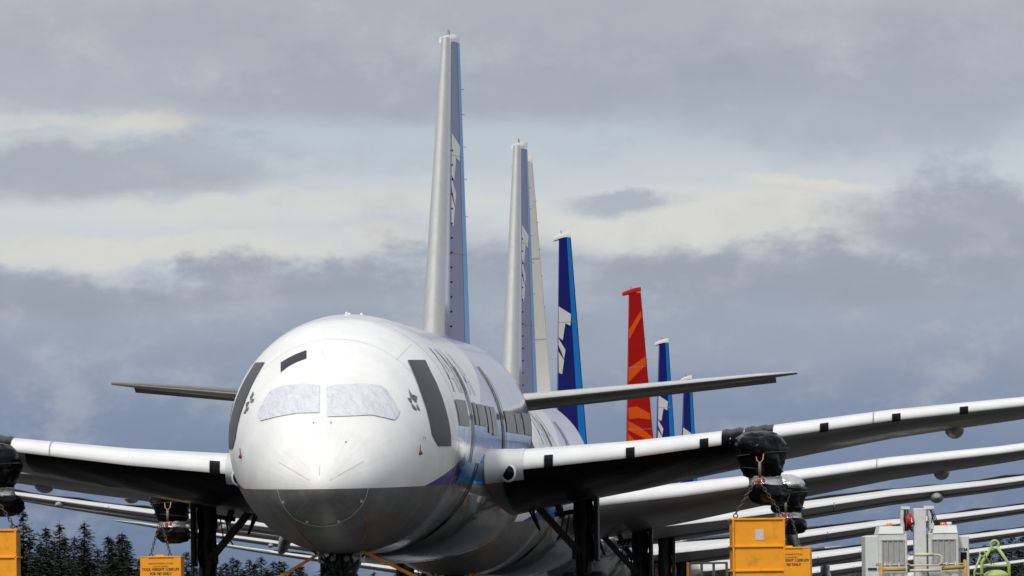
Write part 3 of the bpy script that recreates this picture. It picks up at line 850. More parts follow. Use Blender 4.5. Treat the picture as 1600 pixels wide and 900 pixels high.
# planes facing away
def away_jet(tail, yaw, fusm, finside, finle, rmain, redge, cap, logo, lm, lname, dd, label, first=None, bank=.014, dz=0):
    if first is None:
        j = empty('passenger_jet'); f, w = build_airframe(j, away=True, pylons='bare', fusmat=fusm, finside=finside, finle=finle)
        flank_details(f)
    else:
        j = copy_tree(first)
        for ch in list(j.children):
            b = ch.name.split('.')[0]
            if b == 'rudder':
                for g in list(ch.children): bpy.data.objects.remove(g)
                bpy.data.objects.remove(ch)
            elif b == 'fuselage': ch.data = ch.data.copy(); ch.data.materials[0] = M[fusm]
            elif b == 'vertical_fin':
                ch.data = ch.data.copy(); ch.data.materials[0] = M[finside]
                for g in ch.children:
                    if g.name.startswith('leading'): g.data = g.data.copy(); g.data.materials[0] = M[finle]
    build_rudder(j, -dd, rmain, redge, cap, logo, lm, lname)
    a = math.pi-yaw
    # hinge near the tip sits at the given point
    s_h = 54.6
    rot = Matrix.Rotation(a, 3, 'Z') @ Matrix.Rotation(-bank, 3, 'Y')
    for ch in j.children:
        b = ch.name.split('.')[0]
        if b in ('vertical_fin','rudder'): q = 1+dz/8.6; ch.scale = (1,1,q); ch.location = (0,0,-7.8*(q-1))
        if b == 'wing': ch.scale = (1.045,1,1); ch.location = (0,0,.2)
        if b == 'tailplane': ch.location = (0,0,0)
    if first is None: black_tail(j)
    off = rot @ Vector((0, s_h, 15.5))
    j.location = (tail[0]-off.x, tail[1]-off.y, -dz); j.rotation_euler = rot.to_euler()
    tag(j, label, 'airliner', G_JET); return j
j3 = away_jet((.38,381), R(1.2), 'fus_white','rub','metal', M['rub'], None, M['rub'], None, None, '', R(23), 'airliner with a plain cream white tail, half hidden behind the second violet rudder')
for ch in j3.children:
    if ch.name.startswith('tailplane'): ch.location = (0,0,-.5)
j4 = away_jet((2.08,448), R(1.2), 'fus_blue','navy','metal', M['navy'], M['sky'], M['logo'], ALOGO, M['logo'], 'fin_lettering', R(23), 'airliner with the tallest deep blue tail, left of the red tail', j3, dz=.28)
j5 = away_jet((5.74,515), R(1), 'fus_red','redpaint','redpaint', M['redpaint'], None, M['redpaint'], RLOGO, M['orange'], 'sun_ray_pattern', R(27), 'airliner with a red tail painted with orange rays', j3, dz=.42)
j6 = away_jet((8.3,596), R(.3), 'fus_blue','navy','metal', M['navy'], M['sky'], M['logo'], ALOGO, M['logo'], 'fin_lettering', R(22), 'airliner with a deep blue tail just right of the red tail', j3, dz=.45)
j7 = away_jet((10.9,673), R(.0), 'fus_blue','navy','metal', M['navy'], M['sky'], M['logo'], ALOGO, M['logo'], 'fin_lettering', R(20), 'farthest airliner, its small deep blue tail rightmost of all', j3, dz=.8)

# ------------------------------------------------------------------ hanging weights
def chain_bm(a, b, L=.13, r=.014):
    a, b = Vector(a), Vector(b); d = b-a; n = max(2, int(d.length/(L*.72))); bm = bmesh.new()
    q = d.to_track_quat('Z','Y').to_matrix().to_4x4()
    for k in range(n):
        c = a.lerp(b, (k+.5)/n); mt = Matrix.Translation(c) @ q @ Matrix.Rotation(math.pi/2*(k%2), 4, 'Z')
        pts = [mt @ Vector((math.cos(t)*.036, 0, math.sin(t)*L/2)) for t in [2*math.pi*i/10 for i in range(11)]]
        tube(bm, pts, r, 5, caps=False)
    return bm
def weight(jet_T, side, labelled, ztop, label, cat='weight', rz=R(-4), dx=0):
    W, Dp = 1.3, 1.1
    p = jet_T @ Vector((side*9.78+dx, 21.2, 0))
    g = empty('weight_box', (p.x, p.y, .35), rz)
    H = ztop-.35
    bm = bmesh.new()
    box(bm, (0,0,H/2), (W,Dp,H), .012)
    bmob('box_body', bm, M['yellow'], g)
    bm = bmesh.new()
    if labelled:
        box(bm, (0,-Dp/2-.01,H+.012), (W*.6,.05,.05), .01); box(bm, (0,0,H+.01), (W+.02,Dp+.02,.03), .005)
        box(bm, (-.06,-.3,H+.05), (.3,.1,.06), .02)
    else:
        for z in (H-.02, H-.72, H-1.34): box(bm, (0,0,z), (W+.09,Dp+.09,.05), .008)
        for sx in (-1,1): box(bm, (sx*(W/2-.0),-Dp/2-.02,H/2-.0), (.05,.05,H-.1), .008)
    bmob('rim', bm, M['yellow'], g)
    top = (0, -.05, 3.3-.35)
    for sx in (-1,1):
        e = (sx*(W/2-.07 if not labelled else W/2-.35), -Dp/2+.05, H+.12)
        bmob('chain', chain_bm(e, (sx*.05+.0, -.4, 3.3-.35)), M['chain'], g, True)
        bm = bmesh.new(); tube(bm, [Vector(e)+Vector((.055*math.cos(t),0,.055*math.sin(t)-.05)) for t in [2*math.pi*i/10 for i in range(11)]], .017, 6, caps=False)
        bmob('lifting_eye', bm, M['chain'], g, True)
    if labelled:
        y = -Dp/2-.004
        for s, size, z, b in (('TOOL WEIGHT 11200 LBS', .115, H-.42, .004), ('FOR 787 ONLY', .115, H-.56, .004), ('NONCONFORMING STORE', .07, H-.22, .0), ('SLING KIT ASSEMBLY', .06, H-.31, .0)):
            text_ob(s, size, (0,y,z), (R(90),0,0), g, M['print'], b, .9)
    else:
        bm = bmesh.new(); box(bm, (.02,-Dp/2-.008,H-.42), (.22,.008,.27)); bmob('paper_notice', bm, M['paper'], g)
    tag(g, label, 'counterweight', 'yellow counterweight boxes hung from the engine pylons'); return g
T2 = Matrix.Translation(j2.location) @ Matrix.Rotation(-YAW2, 4, 'Z')
b1 = weight(T1, 1, False, 2.36, 'yellow box with a paper notice, hung under the right black wrapped pylon', rz=R(4), dx=-.12)
b2 = weight(T1, -1, False, 2.36, 'yellow box cut by the left edge of the picture, under the left wing', dx=-.2)
b3 = weight(T2, -1, True, 2.28, 'lettered yellow box hung left of the nose, in front of the fir trees', dx=-.22)
b4 = weight(T2, 1, True, 2.28, 'lettered yellow box half hidden behind the box with the paper notice', dx=.12)
def small_plate(g):
    bm = bmesh.new(); box(bm, (-.35,-.56,1.6), (.3,.006,.06)); bmob('name_plate', bm, M['gearlight'], g)
small_plate(b2)

# ------------------------------------------------------------------ tie-down straps at the nose gears
def strap(T, a, b, label):
    bm = bmesh.new(); A, B = T @ Vector(a), T @ Vector(b)
    base = Vector((B.x, B.y, 0))
    beam(bm, A-base, B-base, .12, .07)
    o = bmob('tie_down_strap', bm, M['strap']); o.location = base
    tag(o, label, 'strap', 'yellow straps tying down the nose gears')
strap(T1, (-.42,6.2,1.5), (-3.05,5.9,.02), 'yellow strap running down to the left from the nearest nose gear')
strap(T1, (.5,6.2,1.52), (3.55,5.9,.02), 'yellow strap running down to the right from the nearest nose gear')
strap(T2, (-.42,6.2,1.5), (-3.05,5.9,.02), 'yellow strap running down to the left from the second nose gear')
strap(T2, (.5,6.2,1.52), (3.55,5.9,.02), 'yellow strap running down to the right from the second nose gear')

# ------------------------------------------------------------------ ground machine on the right
def machine():
    D = 300; k = F/D
    c = at(1432, 900, D)
    g = empty('ground_support_unit', (c.x, D, 0), R(2))
    def X(px): return (px-1432)/k
    def Z(py): return at(1432, py, D).z
    bm = bmesh.new()
    box(bm, (X(1363.5), .6, (Z(836)+.4)/2), (24/k, 1.6, Z(836)-.4), .03); box(bm, (X(1504), .6, (Z(838)+.4)/2), (20/k, 1.6, Z(838)-.4), .03)
    box(bm, (0, 1.2, .55), (2.9, 3.6, .35), .04)
    bmob('side_cabinet', bm, M['machine'], g)
    for x0, x1, b0, b1 in ((1371,1416,1371,1411),(1449,1496,1456,1495)):
        bm = bmesh.new(); xm, w = (X(x0)+X(x1))/2, X(x1)-X(x0)
        box(bm, (xm, .35, (Z(834)+.5)/2), (w, 1.7, Z(834)-.5), .02)
        # sloped roof
        vs = [(X(b0),-.52,Z(834)),(X(b1),-.52,Z(834)),(X(b1)-.03,-.42,Z(822)),(X(b0)+.05,-.42,Z(822)),(X(b0),1.2,Z(834)),(X(b1),1.2,Z(834)),(X(b1)-.03,1.1,Z(822)),(X(b0)+.05,1.1,Z(822))]
        vv = [bm.verts.new(v) for v in vs]
        for f in ((0,1,2,3),(5,4,7,6),(3,2,6,7),(4,0,3,7),(1,5,6,2)): bm.faces.new([vv[i] for i in f])
        o = bmob('cabinet', bm, M['machine'], g)
        bm = bmesh.new(); a0, a1 = X(x0+6), X(x1-6)
        zt, zb = Z(844), Z(881)
        box(bm, ((a0+a1)/2, -.505, (zt+zb)/2), (a1-a0, .02, zt-zb)); n = 4
        for q in range(n+1): box(bm, (a0+(a1-a0)*q/n, -.53, (zt+zb)/2), (.03,.04,zt-zb))
        box(bm, ((a0+a1)/2, -.53, zt), (a1-a0+.05,.04,.03)); box(bm, ((a0+a1)/2, -.53, zb), (a1-a0+.05,.04,.03))
        bmob('grille', bm, M['grille'], o)
    # mast
    bm = bmesh.new()
    box(bm, (X(1436.5),-.3,(Z(795)+.4)/2), (19/k,.5,Z(795)-.4), .02)
    box(bm, (X(1412),-.1,(Z(793)+Z(834))/2), (8/k,.4,Z(793)-Z(834)), .015); box(bm, (X(1455),-.1,(Z(793)+Z(828))/2), (9/k,.4,Z(793)-Z(828)), .015)
    box(bm, (X(1415),-.1,Z(794)), (14/k,.45,.08), .01); box(bm, (X(1452),-.1,Z(794)), (15/k,.45,.1), .01)
    box(bm, (X(1429),-.2,Z(850)), (3/k,.4,2.0), .01)
    bmob('mast', bm, M['machine'], g)
    bm = bmesh.new()
    for q in range(8):
        x = X(1415+random.uniform(-1,8)); tube(bm, [(x,-.5,Z(800+random.uniform(0,4))),(x+random.uniform(-.06,.06),-.62,Z(812)),(x+random.uniform(-.08,.1),-.5,Z(824+random.uniform(-3,3)))], .028, 6)
    bmob('red_hose', bm, M['red'], g, True)
    bm = bmesh.new()
    for q in range(5):
        x = X(1412+random.uniform(0,12)); tube(bm, [(x,-.52,Z(797)),(x+random.uniform(-.06,.06),-.58,Z(812)),(x+random.uniform(-.05,.1),-.5,Z(830))], .02, 6)
    bmob('dark_hose', bm, M['gear'], g, True); bm = bmesh.new()
    for q in range(5):
        x = X(1452+random.uniform(0,6)); tube(bm, [(x,-.4,Z(797)),(x+.06,-.5,Z(806)),(x+random.uniform(0,.15),-.45,Z(818))], .015, 6)
    bmob('dark_hose', bm, M['gear'], g, True)
    for xx in (1390, 1474):
        bm = bmesh.new(); z = Z(822)
        tube(bm, [(X(xx),-.1,z),(X(xx),-.1,z+.05),(X(xx),-.1,z+.09)], [.085,.085,.07], 14); bmob('beacon', bm, M['amber'], g, True)
    bm = bmesh.new(); tube(bm, [(X(1480),0,Z(819)),(X(1488),0,Z(819))], .05, 10); bmob('white_lamp', bm, M['machine'], g, True)
    # front rail and piping
    bm = bmesh.new()
    tube(bm, [(X(1417),-.9,Z(868)),(X(1413),-.95,Z(872)),(X(1413),-.95,Z(880)),(X(1419),-.95,Z(884)),(X(1462),-.95,Z(884)),(X(1468),-.95,Z(880)),(X(1468),-.95,Z(870)),(X(1462),-.95,Z(867.5)),(X(1425),-.92,Z(867.5))], .024, 8)
    tube(bm, [(X(1418),-.9,Z(892)),(X(1466),-.9,Z(892))], .04, 8)
    bmob('front_rail', bm, M['cream'], g, True)
    bm = bmesh.new(); tube(bm, [(X(1425),-1.0,Z(867.5)),(X(1454),-1.0,Z(867.5))], .05, 10); bmob('rail_pad', bm, M['cream'], g, True)
    bm = bmesh.new()
    tube(bm, [(X(1374),-.8,Z(890)),(X(1412),-.8,Z(890))], .05, 8); tube(bm, [(X(1374),-.8,Z(880)),(X(1374),-.8,.4)], .055, 8)
    bmob('bumper_pipe', bm, M['brass'], g, True); bm = bmesh.new(); tube(bm, [(X(1468),-.8,Z(889)),(X(1506),-.8,Z(887))], .06, 8)
    tube(bm, [(X(1505),-.8,Z(876)),(X(1505),-.8,.4)], .06, 8)
    bmob('bumper_pipe', bm, M['brass'], g, True)
    bm = bmesh.new()
    tube(bm, [(X(1370),-.7,Z(882)),(X(1412),-.7,Z(882))], .018, 6); tube(bm, [(X(1470),-.7,Z(882)),(X(1502),-.7,Z(882))], .018, 6)
    for xx in (1380,1388,1402,1476,1490): box(bm, (X(xx),-.74,Z(882)), (.05,.06,.1), .01)
    bmob('hose_fitting', bm, M['machine'], g)
    bm = bmesh.new(); box(bm, (X(1505),-.22,Z(875)), (9/k,.04,22/k)); box(bm, (X(1362),-.22,Z(888)), (14/k,.04,2.5/k)); bmob('black_panel', bm, M['blacktape'], g)
    text_ob('1124', .12, (X(1504.5),-.215,Z(862)), (R(90),0,0), g, M['blacktape'], .004)
    text_ob('60', .1, (X(1369),-.6,Z(884)), (R(90),0,0), g, M['darkred'], .003)
    for xx in (1372,1500):
        for yy in (0, 2.2): wheel(g, (X(xx), yy, .32), .32, .22)
    tag(g, 'white ground power unit with two grilled cabinets, a central mast, red hoses and amber beacons', 'ground machine')
machine()

def lime_frame():
    D = 292; k = F/D; c = at(1552, 900, D); g = empty('towing_frame', (c.x, D, 0))
    def P(px, py, y=0): return (at(px, py, D).x-c.x, y, at(px, py, D).z)
    bm = bmesh.new()
    tube(bm, [P(1549,855),P(1534,879),P(1533,925)], .045, 8); tube(bm, [P(1558,855),P(1576,881),P(1577,925)], .045, 8)
    tube(bm, [P(1533,884),P(1577,884)], .032, 8); tube(bm, [P(1531,867,-.6),P(1521,893,-.6),P(1520,925,-.6)], .03, 8)
    tube(bm, [P(1536,868,-.5),P(1546,880,-.2)], .025, 8); tube(bm, [P(1520,897,-.6),P(1536,897)], .025, 8)
    bmob('frame_tube', bm, M['lime'], g, True)
    bm = bmesh.new(); cx = P(1554,851)
    tube(bm, [(cx[0]+.11*math.cos(t), 0, cx[2]+.11*math.sin(t)) for t in [2*math.pi*i/16 for i in range(17)]], .035, 8, caps=False)
    bmob('top_ring', bm, M['lime'], g, True)
    bm = bmesh.new(); cx = P(1533.5,866)
    tube(bm, [(cx[0]+.075*math.cos(t), -.55, cx[2]+.075*math.sin(t)) for t in [2*math.pi*i/16 for i in range(17)]], .024, 8, caps=False)
    bmob('side_ring', bm, M['lime'], g, True)
    bm = bmesh.new(); bmesh.ops.create_uvsphere(bm, u_segments=18, v_segments=10, radius=1, matrix=Matrix.Translation(P(1556,900)) @ Matrix.Diagonal((.36,.3,.17,1)))
    bmob('base_hub', bm, M['lime'], g, True)
    bm = bmesh.new(); tube(bm, [P(1554,862,.1),P(1547,876,.1),P(1552,890,.1)], .018, 6); tube(bm, [P(1549,874,.1),P(1556,888,.1)], .012, 6); bmob('cable', bm, M['gearlight'], g, True)
    tag(g, 'lime green tubular towing frame with a ring on top, right of the white unit', 'towing frame')
lime_frame()

def stand(px0, px1, ytop, D, label, mat, post):
    k = F/D; c = at((px0+px1)/2, 900, D); g = empty('access_stand', (c.x, D, 0)); w = (px1-px0)/k; zt = at(px0, ytop, D).z
    bm = bmesh.new()
    for sx in (-1, -.35, .3, 1):
        for y in (0, 1.0): tube(bm, [(sx*w/2, y, 0),(sx*w/2, y, zt)], .035, 6)
    for z in (zt, zt-.45):
        for y in (0,1.0): tube(bm, [(-w/2,y,z),(w/2,y,z)], .028, 6)
        for sx in (-1,1): tube(bm, [(sx*w/2,0,z),(sx*w/2,1.0,z)], .028, 6)
    bmob('railing', bm, mat, g, True)
    bm = bmesh.new(); box(bm, (0,.5,zt-.9), (w+.1,1.15,.08), .01); box(bm, (-w/2-.06,.0,zt-.5), (.07,.1,1.05), .01)
    bmob('platform', bm, post, g)
    tag(g, label, 'access stand', 'access stands under the wings'); return g
stand(1078, 1136, 880, 308, 'access stand with grey railings and yellow post, left of the yellow box with the notice', M['gearlight'], M['yellow'])

# ------------------------------------------------------------------ trees
t_ = M['pine'].node_tree; oi = t_.nodes.new('ShaderNodeObjectInfo'); tcc = t_.nodes.new('ShaderNodeTexCoord')
cc = mixc(t_, S(t_, oi.outputs['Random']), (.024,.036,.028), (.055,.068,.04)); cc = mixc(t_, noise(t_, tcc.outputs['Object'], .7, 5, .6).smooth(.35,.7), (.02,.028,.02), cc)
t_.links.new(cc, t_.nodes['Principled BSDF'].inputs['Base Color'])
def fir_mesh(seed, H, Wd):
    rng = random.Random(seed); vs, fs = [], []
    z = H*.1
    while z < H*.985:
        u = (z-H*.1)/(H*.9); rad = Wd*(1-u)**.8*rng.uniform(.72,1.12)+.1
        nb = max(5, int(15*(1-u)+5))
        for b in range(nb):
            a = rng.uniform(0, 2*math.pi); L = rad*rng.uniform(.6,1.15); droop = rng.uniform(.1,.38)
            ns = max(3, int(L*3.2))
            for q in range(ns):
                t = (q+rng.random())/ns; r = L*t; zz = z-droop*r*t+rng.uniform(-.12,.12)+.15*r*(1-t)
                cx, cy = r*math.cos(a), r*math.sin(a)
                for m in range(2):
                    sz = rng.uniform(.3,.75)*(1.15-.45*t)
                    a2 = a+rng.uniform(-1.1,1.1); dx, dy = math.cos(a2)*sz, math.sin(a2)*sz
                    px_, py_ = -math.sin(a2)*sz*.35, math.cos(a2)*sz*.35; k = len(vs); dz = -rng.uniform(0,.35)*sz
                    ox, oy, oz = rng.uniform(-.2,.2), rng.uniform(-.2,.2), rng.uniform(-.15,.15)
                    vs += [(cx+ox-px_, cy+oy-py_, zz+oz), (cx+ox+dx, cy+oy+dy, zz+oz+dz), (cx+ox+px_, cy+oy+py_, zz+oz+rng.uniform(-.15,.15))]
                    fs.append((k,k+1,k+2))
        z += H*.018*rng.uniform(.8,1.3)
    # leader
    for m in range(26):
        zz = H*(.93+.08*rng.random()); k = len(vs); a = rng.uniform(0,6.28); r = .4*(H*1.01-zz)/(H*.08)
        vs += [(-.03,0,zz+.1),(r*math.cos(a),r*math.sin(a),zz-.15),(.04,0,zz-.1)]; fs.append((k,k+1,k+2))
    me = bpy.data.meshes.new('crown'); me.from_pydata(vs, [], fs); me.materials.append(M['pine'])
    bm = bmesh.new(); tube(bm, [(0,0,0),(0,0,H*.5),(0,0,H)], [.3,.17,.03], 7); mt = bpy.data.meshes.new('trunk'); bm.to_mesh(mt); bm.free(); mt.materials.append(M['bark'])
    return me, mt
FIRS = [fir_mesh(1, 20, 7.0), fir_mesh(2, 20, 5.6), fir_mesh(3, 20, 8.0), fir_mesh(4, 20, 6.2)]
def bare_mesh(seed, H):
    rng = random.Random(seed); bm = bmesh.new()
    def br(p, d, L, r, lv):
        q = p+d*L; mid = p.lerp(q,.5)+Vector((rng.uniform(-1,1),rng.uniform(-1,1),0))*L*.06
        tube(bm, [p, mid, q], [r, r*.8, r*.6], 4, caps=False)
        if lv == 0: return
        for _ in range(rng.choice((3,4))):
            a = rng.uniform(0, 6.28); nd = (d+Vector((math.cos(a), math.sin(a), rng.uniform(-.1,.4)))*.6).normalized()
            br(p.lerp(q, rng.uniform(.55,1)), nd, L*rng.uniform(.55,.75), r*.55, lv-1)
    br(Vector((0,0,0)), Vector((0,0,1)), H*.36, .22, 5)
    tw = bpy.data.meshes.new('branches'); bm.to_mesh(tw); bm.free(); tw.materials.append(M['twig'])
    bm = bmesh.new(); tube(bm, [(0,0,0),(0,0,H*.36)], [.3,.23], 7); mt = bpy.data.meshes.new('trunk'); bm.to_mesh(mt); bm.free(); mt.materials.append(M['bark'])
    return tw, mt
BARE = [bare_mesh(5, 16), bare_mesh(6, 16)]
def tree(px, ytop, D, kind, mi, label, group, name):
    me, mt = (FIRS if kind == 'fir' else BARE)[mi]; H0 = 20 if kind == 'fir' else 16
    p = at(px, ytop, D); g = empty(name, (p.x, D, 0), random.uniform(0,6)); H = p.z
    sc = H/H0
    for n_, m_ in (('crown' if kind == 'fir' else 'branches', me), ('trunk', mt)):
        o = link(n_, m_, (), g); o.scale = (sc*random.uniform(1.05,1.4), sc*random.uniform(1.05,1.4), sc) if n_ != 'trunk' else (sc,sc,sc)
    tag(g, label, 'tree', group)
front = [(36,796,'tall broad fir at the left edge, beside the cut-off yellow box'),(72,822,'narrow fir just right of the tall broad one'),(93,816,'fir second of the tall group left of the lettered box'),(132,815,'pointed fir midway between the two left yellow boxes'),(173,838,'low fir left of the thin-topped one'),(191,831,'thin-topped fir left of the lettered yellow box')]
for i, (x, y, l) in enumerate(front): tree(x, y, 1180+i*7, 'fir', (2,1,0,0,3,1)[i], l, 'fir trees on the left', 'fir_tree')
GF = 'fir trees making up the wood behind the wings'
x = -15; i = 0
while x < 470:
    y = (845 if x < 210 else (866 if x < 300 else 878))+random.uniform(-10,12)
    tree(x, y, 1260+random.uniform(-20,40), 'fir', i%4, 'dark fir in the close second row of the wood at lower left', GF, 'fir_tree'); x += random.uniform(13,22) if x < 290 else random.uniform(6,11); i += 1
for x in range(0, 460, 24):
    tree(x+random.uniform(-6,6), 872+random.uniform(-8,10), 1220, 'bare', i%2, 'bare brown tree among the firs at lower left', 'bare trees among the firs', 'bare_tree'); i += 1
for (x, y) in ((1505,852),(1522,858),(1540,850),(1562,838),(1580,832),(1598,836),(1546,862),(1572,858),(1592,856)):
    tree(x, y, 1250+random.uniform(-20,20), 'fir', i%4, 'dark fir seen between the wings behind the lime frame', 'fir trees at the right edge', 'fir_tree'); i += 1
for (x, y) in ((1383,792),(1396,796),(1372,806),(1408,800),(1530,852),(1555,846),(1340,820),(1320,832)):
    tree(x, y, 1200+random.uniform(-20,20), 'bare', i%2, 'bare leafless tree seen between the wings near the white unit', 'bare trees at the right', 'bare_tree'); i += 1
for x in range(470, 1600, 38):
    tree(x, 885+random.uniform(-8,8), 1280, 'fir', i%4, 'dark fir of the far low tree line behind the parked airliners', 'fir trees of the far tree line', 'fir_tree'); i += 1

# ------------------------------------------------------------------ ground
def ground():
    m = newmat('grass_ground', (.035,.045,.022), .95, var=.4, vscale=.08)
    rows = [(-3000,-3.1),(170,-3.1),(185,-2.6),(205,-.3),(212,-.07),(440,-.07),(490,-.35),(560,-.5),(640,-.55),(680,-.88),(9000,-.95)]
    vs, fs = [], []
    for y, z in rows:
        for x in (-6000, 6000): vs.append((x, y, z))
    for i in range(len(rows)-1): fs.append((2*i, 2*i+1, 2*i+3, 2*i+2))
    o = meshob('ground', vs, fs, m); tag(o, kind='structure')
    m = newmat('apron_concrete', (.05,.05,.05), .9, spec=.2, var=.25, vscale=.15, dirt=(.03,.03,.03), dirtscale=.3)
    prof = [(222,0),(438,0),(490,-.28),(560,-.43),(640,-.47),(680,-.8),(1020,-.85)]
    vs, fs = [], []
    for y, z in prof:
        for x, zz in ((-47,z),(63,z),(63,z-.06),(-47,z-.06)): vs.append((x,y,zz))
    for i in range(len(prof)-1):
        for q in range(4): fs.append((4*i+q, 4*i+(q+1)%4, 4*i+4+(q+1)%4, 4*i+4+q))
    o = meshob('runway', vs, fs, m); tag(o, kind='structure')
    m2 = newmat('runway_marking', (.6,.6,.58), .7, var=.2)
    bm = bmesh.new()
    for k in range(4):
        x = -5.5+k*1.9; y0 = 232+k*52; V = [bm.verts.new(p) for p in ((x,y0,.004),(x+.9,y0,.004),(x+1.9,y0+28,.004),(x+1.0,y0+28,.004))]; bm.faces.new(V)
    o = bmob('runway_markings', bm, m2); tag(o, kind='structure')
ground()

# ------------------------------------------------------------------ sky and light
SUN_EL, SUN_AZ = R(48), R(205)       # azimuth clockwise from +Y: behind the camera, to the left
w = bpy.data.worlds.new("World"); scene.world = w; w.use_nodes = True; t = w.node_tree; t.nodes.clear()
out = t.nodes.new('ShaderNodeOutputWorld')
sky = t.nodes.new('ShaderNodeTexSky'); sky.sky_type = 'NISHITA'; sky.sun_disc = False; sky.sun_elevation = SUN_EL; sky.sun_rotation = SUN_AZ
bg1 = t.nodes.new('ShaderNodeBackground'); bg1.inputs[1].default_value = .1; t.links.new(sky.outputs[0], bg1.inputs[0])
tc = t.nodes.new('ShaderNodeTexCoord'); sp = t.nodes.new('ShaderNodeSeparateXYZ'); t.links.new(tc.outputs['Generated'], sp.inputs[0])
X, Y, Z = [S(t, sp.outputs[i]) for i in range(3)]
AZ = X._m('ARCTAN2', X, Y)/(1600/F); EL = X._m('ARCSINE', Z)/(1600/F)       # one unit = the width of the view
vec = combine(t, AZ*2.0, EL*4.2, 0)
n1 = noise(t, vec, 1.6, 8, .58); n2 = noise(t, combine(t, AZ*3+5.2, EL*9+3.1, 1.7), 1.5, 8, .6); n3 = noise(t, combine(t, AZ*2.2+9, EL*3.3+1, 4), 1.3, 6, .55)
n4 = noise(t, combine(t, AZ*9+2.2, EL*13+.7, 2.9), 1.5, 8, .6)      # ragged cloud edges
wob = (n1-.5)*.12+(n2-.5)*.07+(n4-.5)*.06
def vy(py): return (1045-py)/1600
def ux(px): return (px-800)/1600
ELd = EL+wob; AZd = AZ+(n3-.5)*.25+(n4-.5)*.04
cr = t.nodes.new('ShaderNodeValToRGB'); t.links.new(ELd.k, cr.inputs[0])
def lin3(c): return tuple(((v/255+.055)/1.055)**2.4 if v/255 > .04045 else v/255/12.92 for v in c)+(1,)
stops = [(vy(1000),(104,119,144)),(vy(860),(108,125,154)),(vy(720),(120,136,164)),(vy(620),(136,149,173)),(vy(520),(153,163,180)),(vy(430),(165,173,187)),(vy(390),(182,190,200)),(vy(350),(203,208,213)),(vy(290),(201,208,214)),(vy(220),(190,200,209)),(vy(170),(176,184,195)),(vy(90),(172,179,189)),(vy(0),(180,185,193)),(.75,(178,183,190)),(.98,(185,190,196))]
el = cr.color_ramp.elements
while len(el) > 2: el.remove(el[-1])
el[0].position = stops[0][0]; el[0].color = lin3(stops[0][1]); el[1].position = stops[-1][0]; el[1].color = lin3(stops[-1][1])
for p, c in stops[1:-1]:
    e = el.new(p); e.color = lin3(c)
c = cr.outputs[0]
def cloud(c, px, py, rx, ry, col, amt, soft=.9, nm=.9):
    dx = (AZd-ux(px))/(rx/1600); dy = (EL+wob*.6-vy(py))/(ry/1600)
    d = (dx*dx+dy*dy).sqrt()+(n2-.5)*nm*1.4+(n4-.5)*nm*1.5
    f = d.smooth(1+soft*.5, 1-soft*.5)*amt
    return mixc(t, f, c, lin3(col))
c = cloud(c, 700, 40, 900, 60, (168,174,183), .6)
c = cloud(c, 120, 180, 200, 40, (196,202,206), .8)
c = cloud(c, 215, 178, 70, 18, (218,214,206), .7)
c = cloud(c, 60, 165, 120, 12, (210,210,206), .6)
c = cloud(c, 180, 255, 280, 42, (158,165,177), .75)
c = cloud(c, 700, 135, 480, 55, (162,169,181), .75)
c = cloud(c, 1350, 170, 330, 80, (160,167,179), .6)
c = cloud(c, 620, 235, 330, 40, (184,194,204), .6)
c = cloud(c, 380, 318, 330, 22, (214,214,211), .8, .8)
c = cloud(c, 250, 375, 380, 22, (216,215,211), .85, .8)
c = cloud(c, 1080, 350, 300, 50, (218,217,212), .8, .9)
c = cloud(c, 1290, 290, 130, 12, (222,218,208), .7)
c = cloud(c, 960, 318, 110, 17, (158,170,186), .75)
c = cloud(c, 1560, 360, 210, 80, (152,160,175), .85)
c = cloud(c, 480, 425, 250, 34, (152,160,174), .8)
c = cloud(c, 110, 440, 230, 40, (150,158,171), .8)
c = cloud(c, 1200, 440, 300, 42, (152,160,175), .8)
c = cloud(c, 1020, 560, 300, 40, (158,167,183), .5)
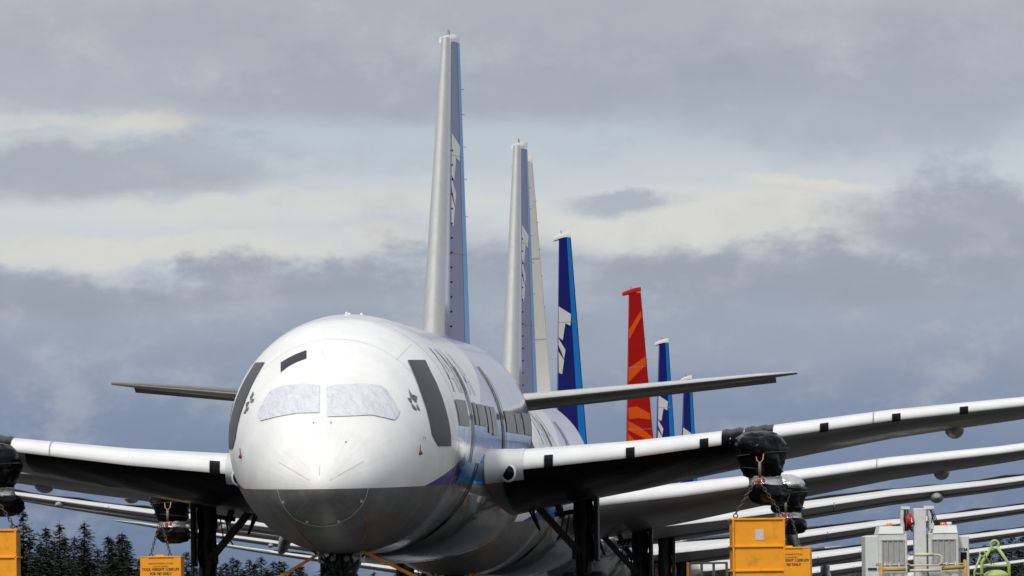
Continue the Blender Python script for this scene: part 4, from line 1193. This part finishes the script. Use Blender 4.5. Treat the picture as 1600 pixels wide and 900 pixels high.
# fine texture
c = mixc(t, n4.smooth(.5,.75)*.22, c, (.66,.67,.68,1)); c = mixc(t, n1.smooth(.5,.3)*.1, c, (.28,.33,.41,1)); c = mixc(t, n4.smooth(.5,.28)*.12, c, (.25,.29,.36,1))
# overcast dome above the view, broken by brighter cloud
nb = noise(t, tc.outputs['Generated'], 2.6, 6, .6)
dome = mixc(t, nb.smooth(.35,.68), (.38,.43,.52,1), (1.3,1.29,1.26,1))
c = mixc(t, EL.smooth(1.0, 4.0), c, dome)
low = mixc(t, noise(t, vec, .3, 3), (.2,.23,.3,1), (.3,.33,.38,1))
bg2 = t.nodes.new('ShaderNodeBackground'); t.links.new(c, bg2.inputs[0]); bg2.inputs[1].default_value = 1.0
mx = t.nodes.new('ShaderNodeMixShader'); mx.inputs[0].default_value = .97
t.links.new(bg1.outputs[0], mx.inputs[1]); t.links.new(bg2.outputs[0], mx.inputs[2]); t.links.new(mx.outputs[0], out.inputs[0])

ld = bpy.data.lights.new('sun', 'SUN'); ld.energy = 2.3; ld.angle = R(9); ld.color = (1,.96,.9)
lo = bpy.data.objects.new('sun', ld); COL.objects.link(lo)
sd = Vector((math.sin(SUN_AZ)*math.cos(SUN_EL), math.cos(SUN_AZ)*math.cos(SUN_EL), math.sin(SUN_EL)))
lo.rotation_euler = sd.to_track_quat('Z','Y').to_euler(); lo.location = (0,0,60)

# ------------------------------------------------------------------ camera
cd = bpy.data.cameras.new('camera'); co = bpy.data.objects.new('camera', cd); COL.objects.link(co); scene.camera = co
cd.sensor_width = 36; cd.lens = 36*F/1600; cd.clip_start = 1; cd.clip_end = 20000
co.location = CAMP
co.matrix_world = Matrix.Translation(CAMP) @ Matrix.Rotation(math.pi/2+math.atan(HOR/F), 4, 'X') @ Matrix.Rotation(-ROLL, 4, 'Z')
scene.view_settings.view_transform = 'Standard'; scene.view_settings.look = 'None'; scene.view_settings.gamma = 1; scene.view_settings.exposure = 0
scene.render.resolution_x = 1024; scene.render.resolution_y = 576
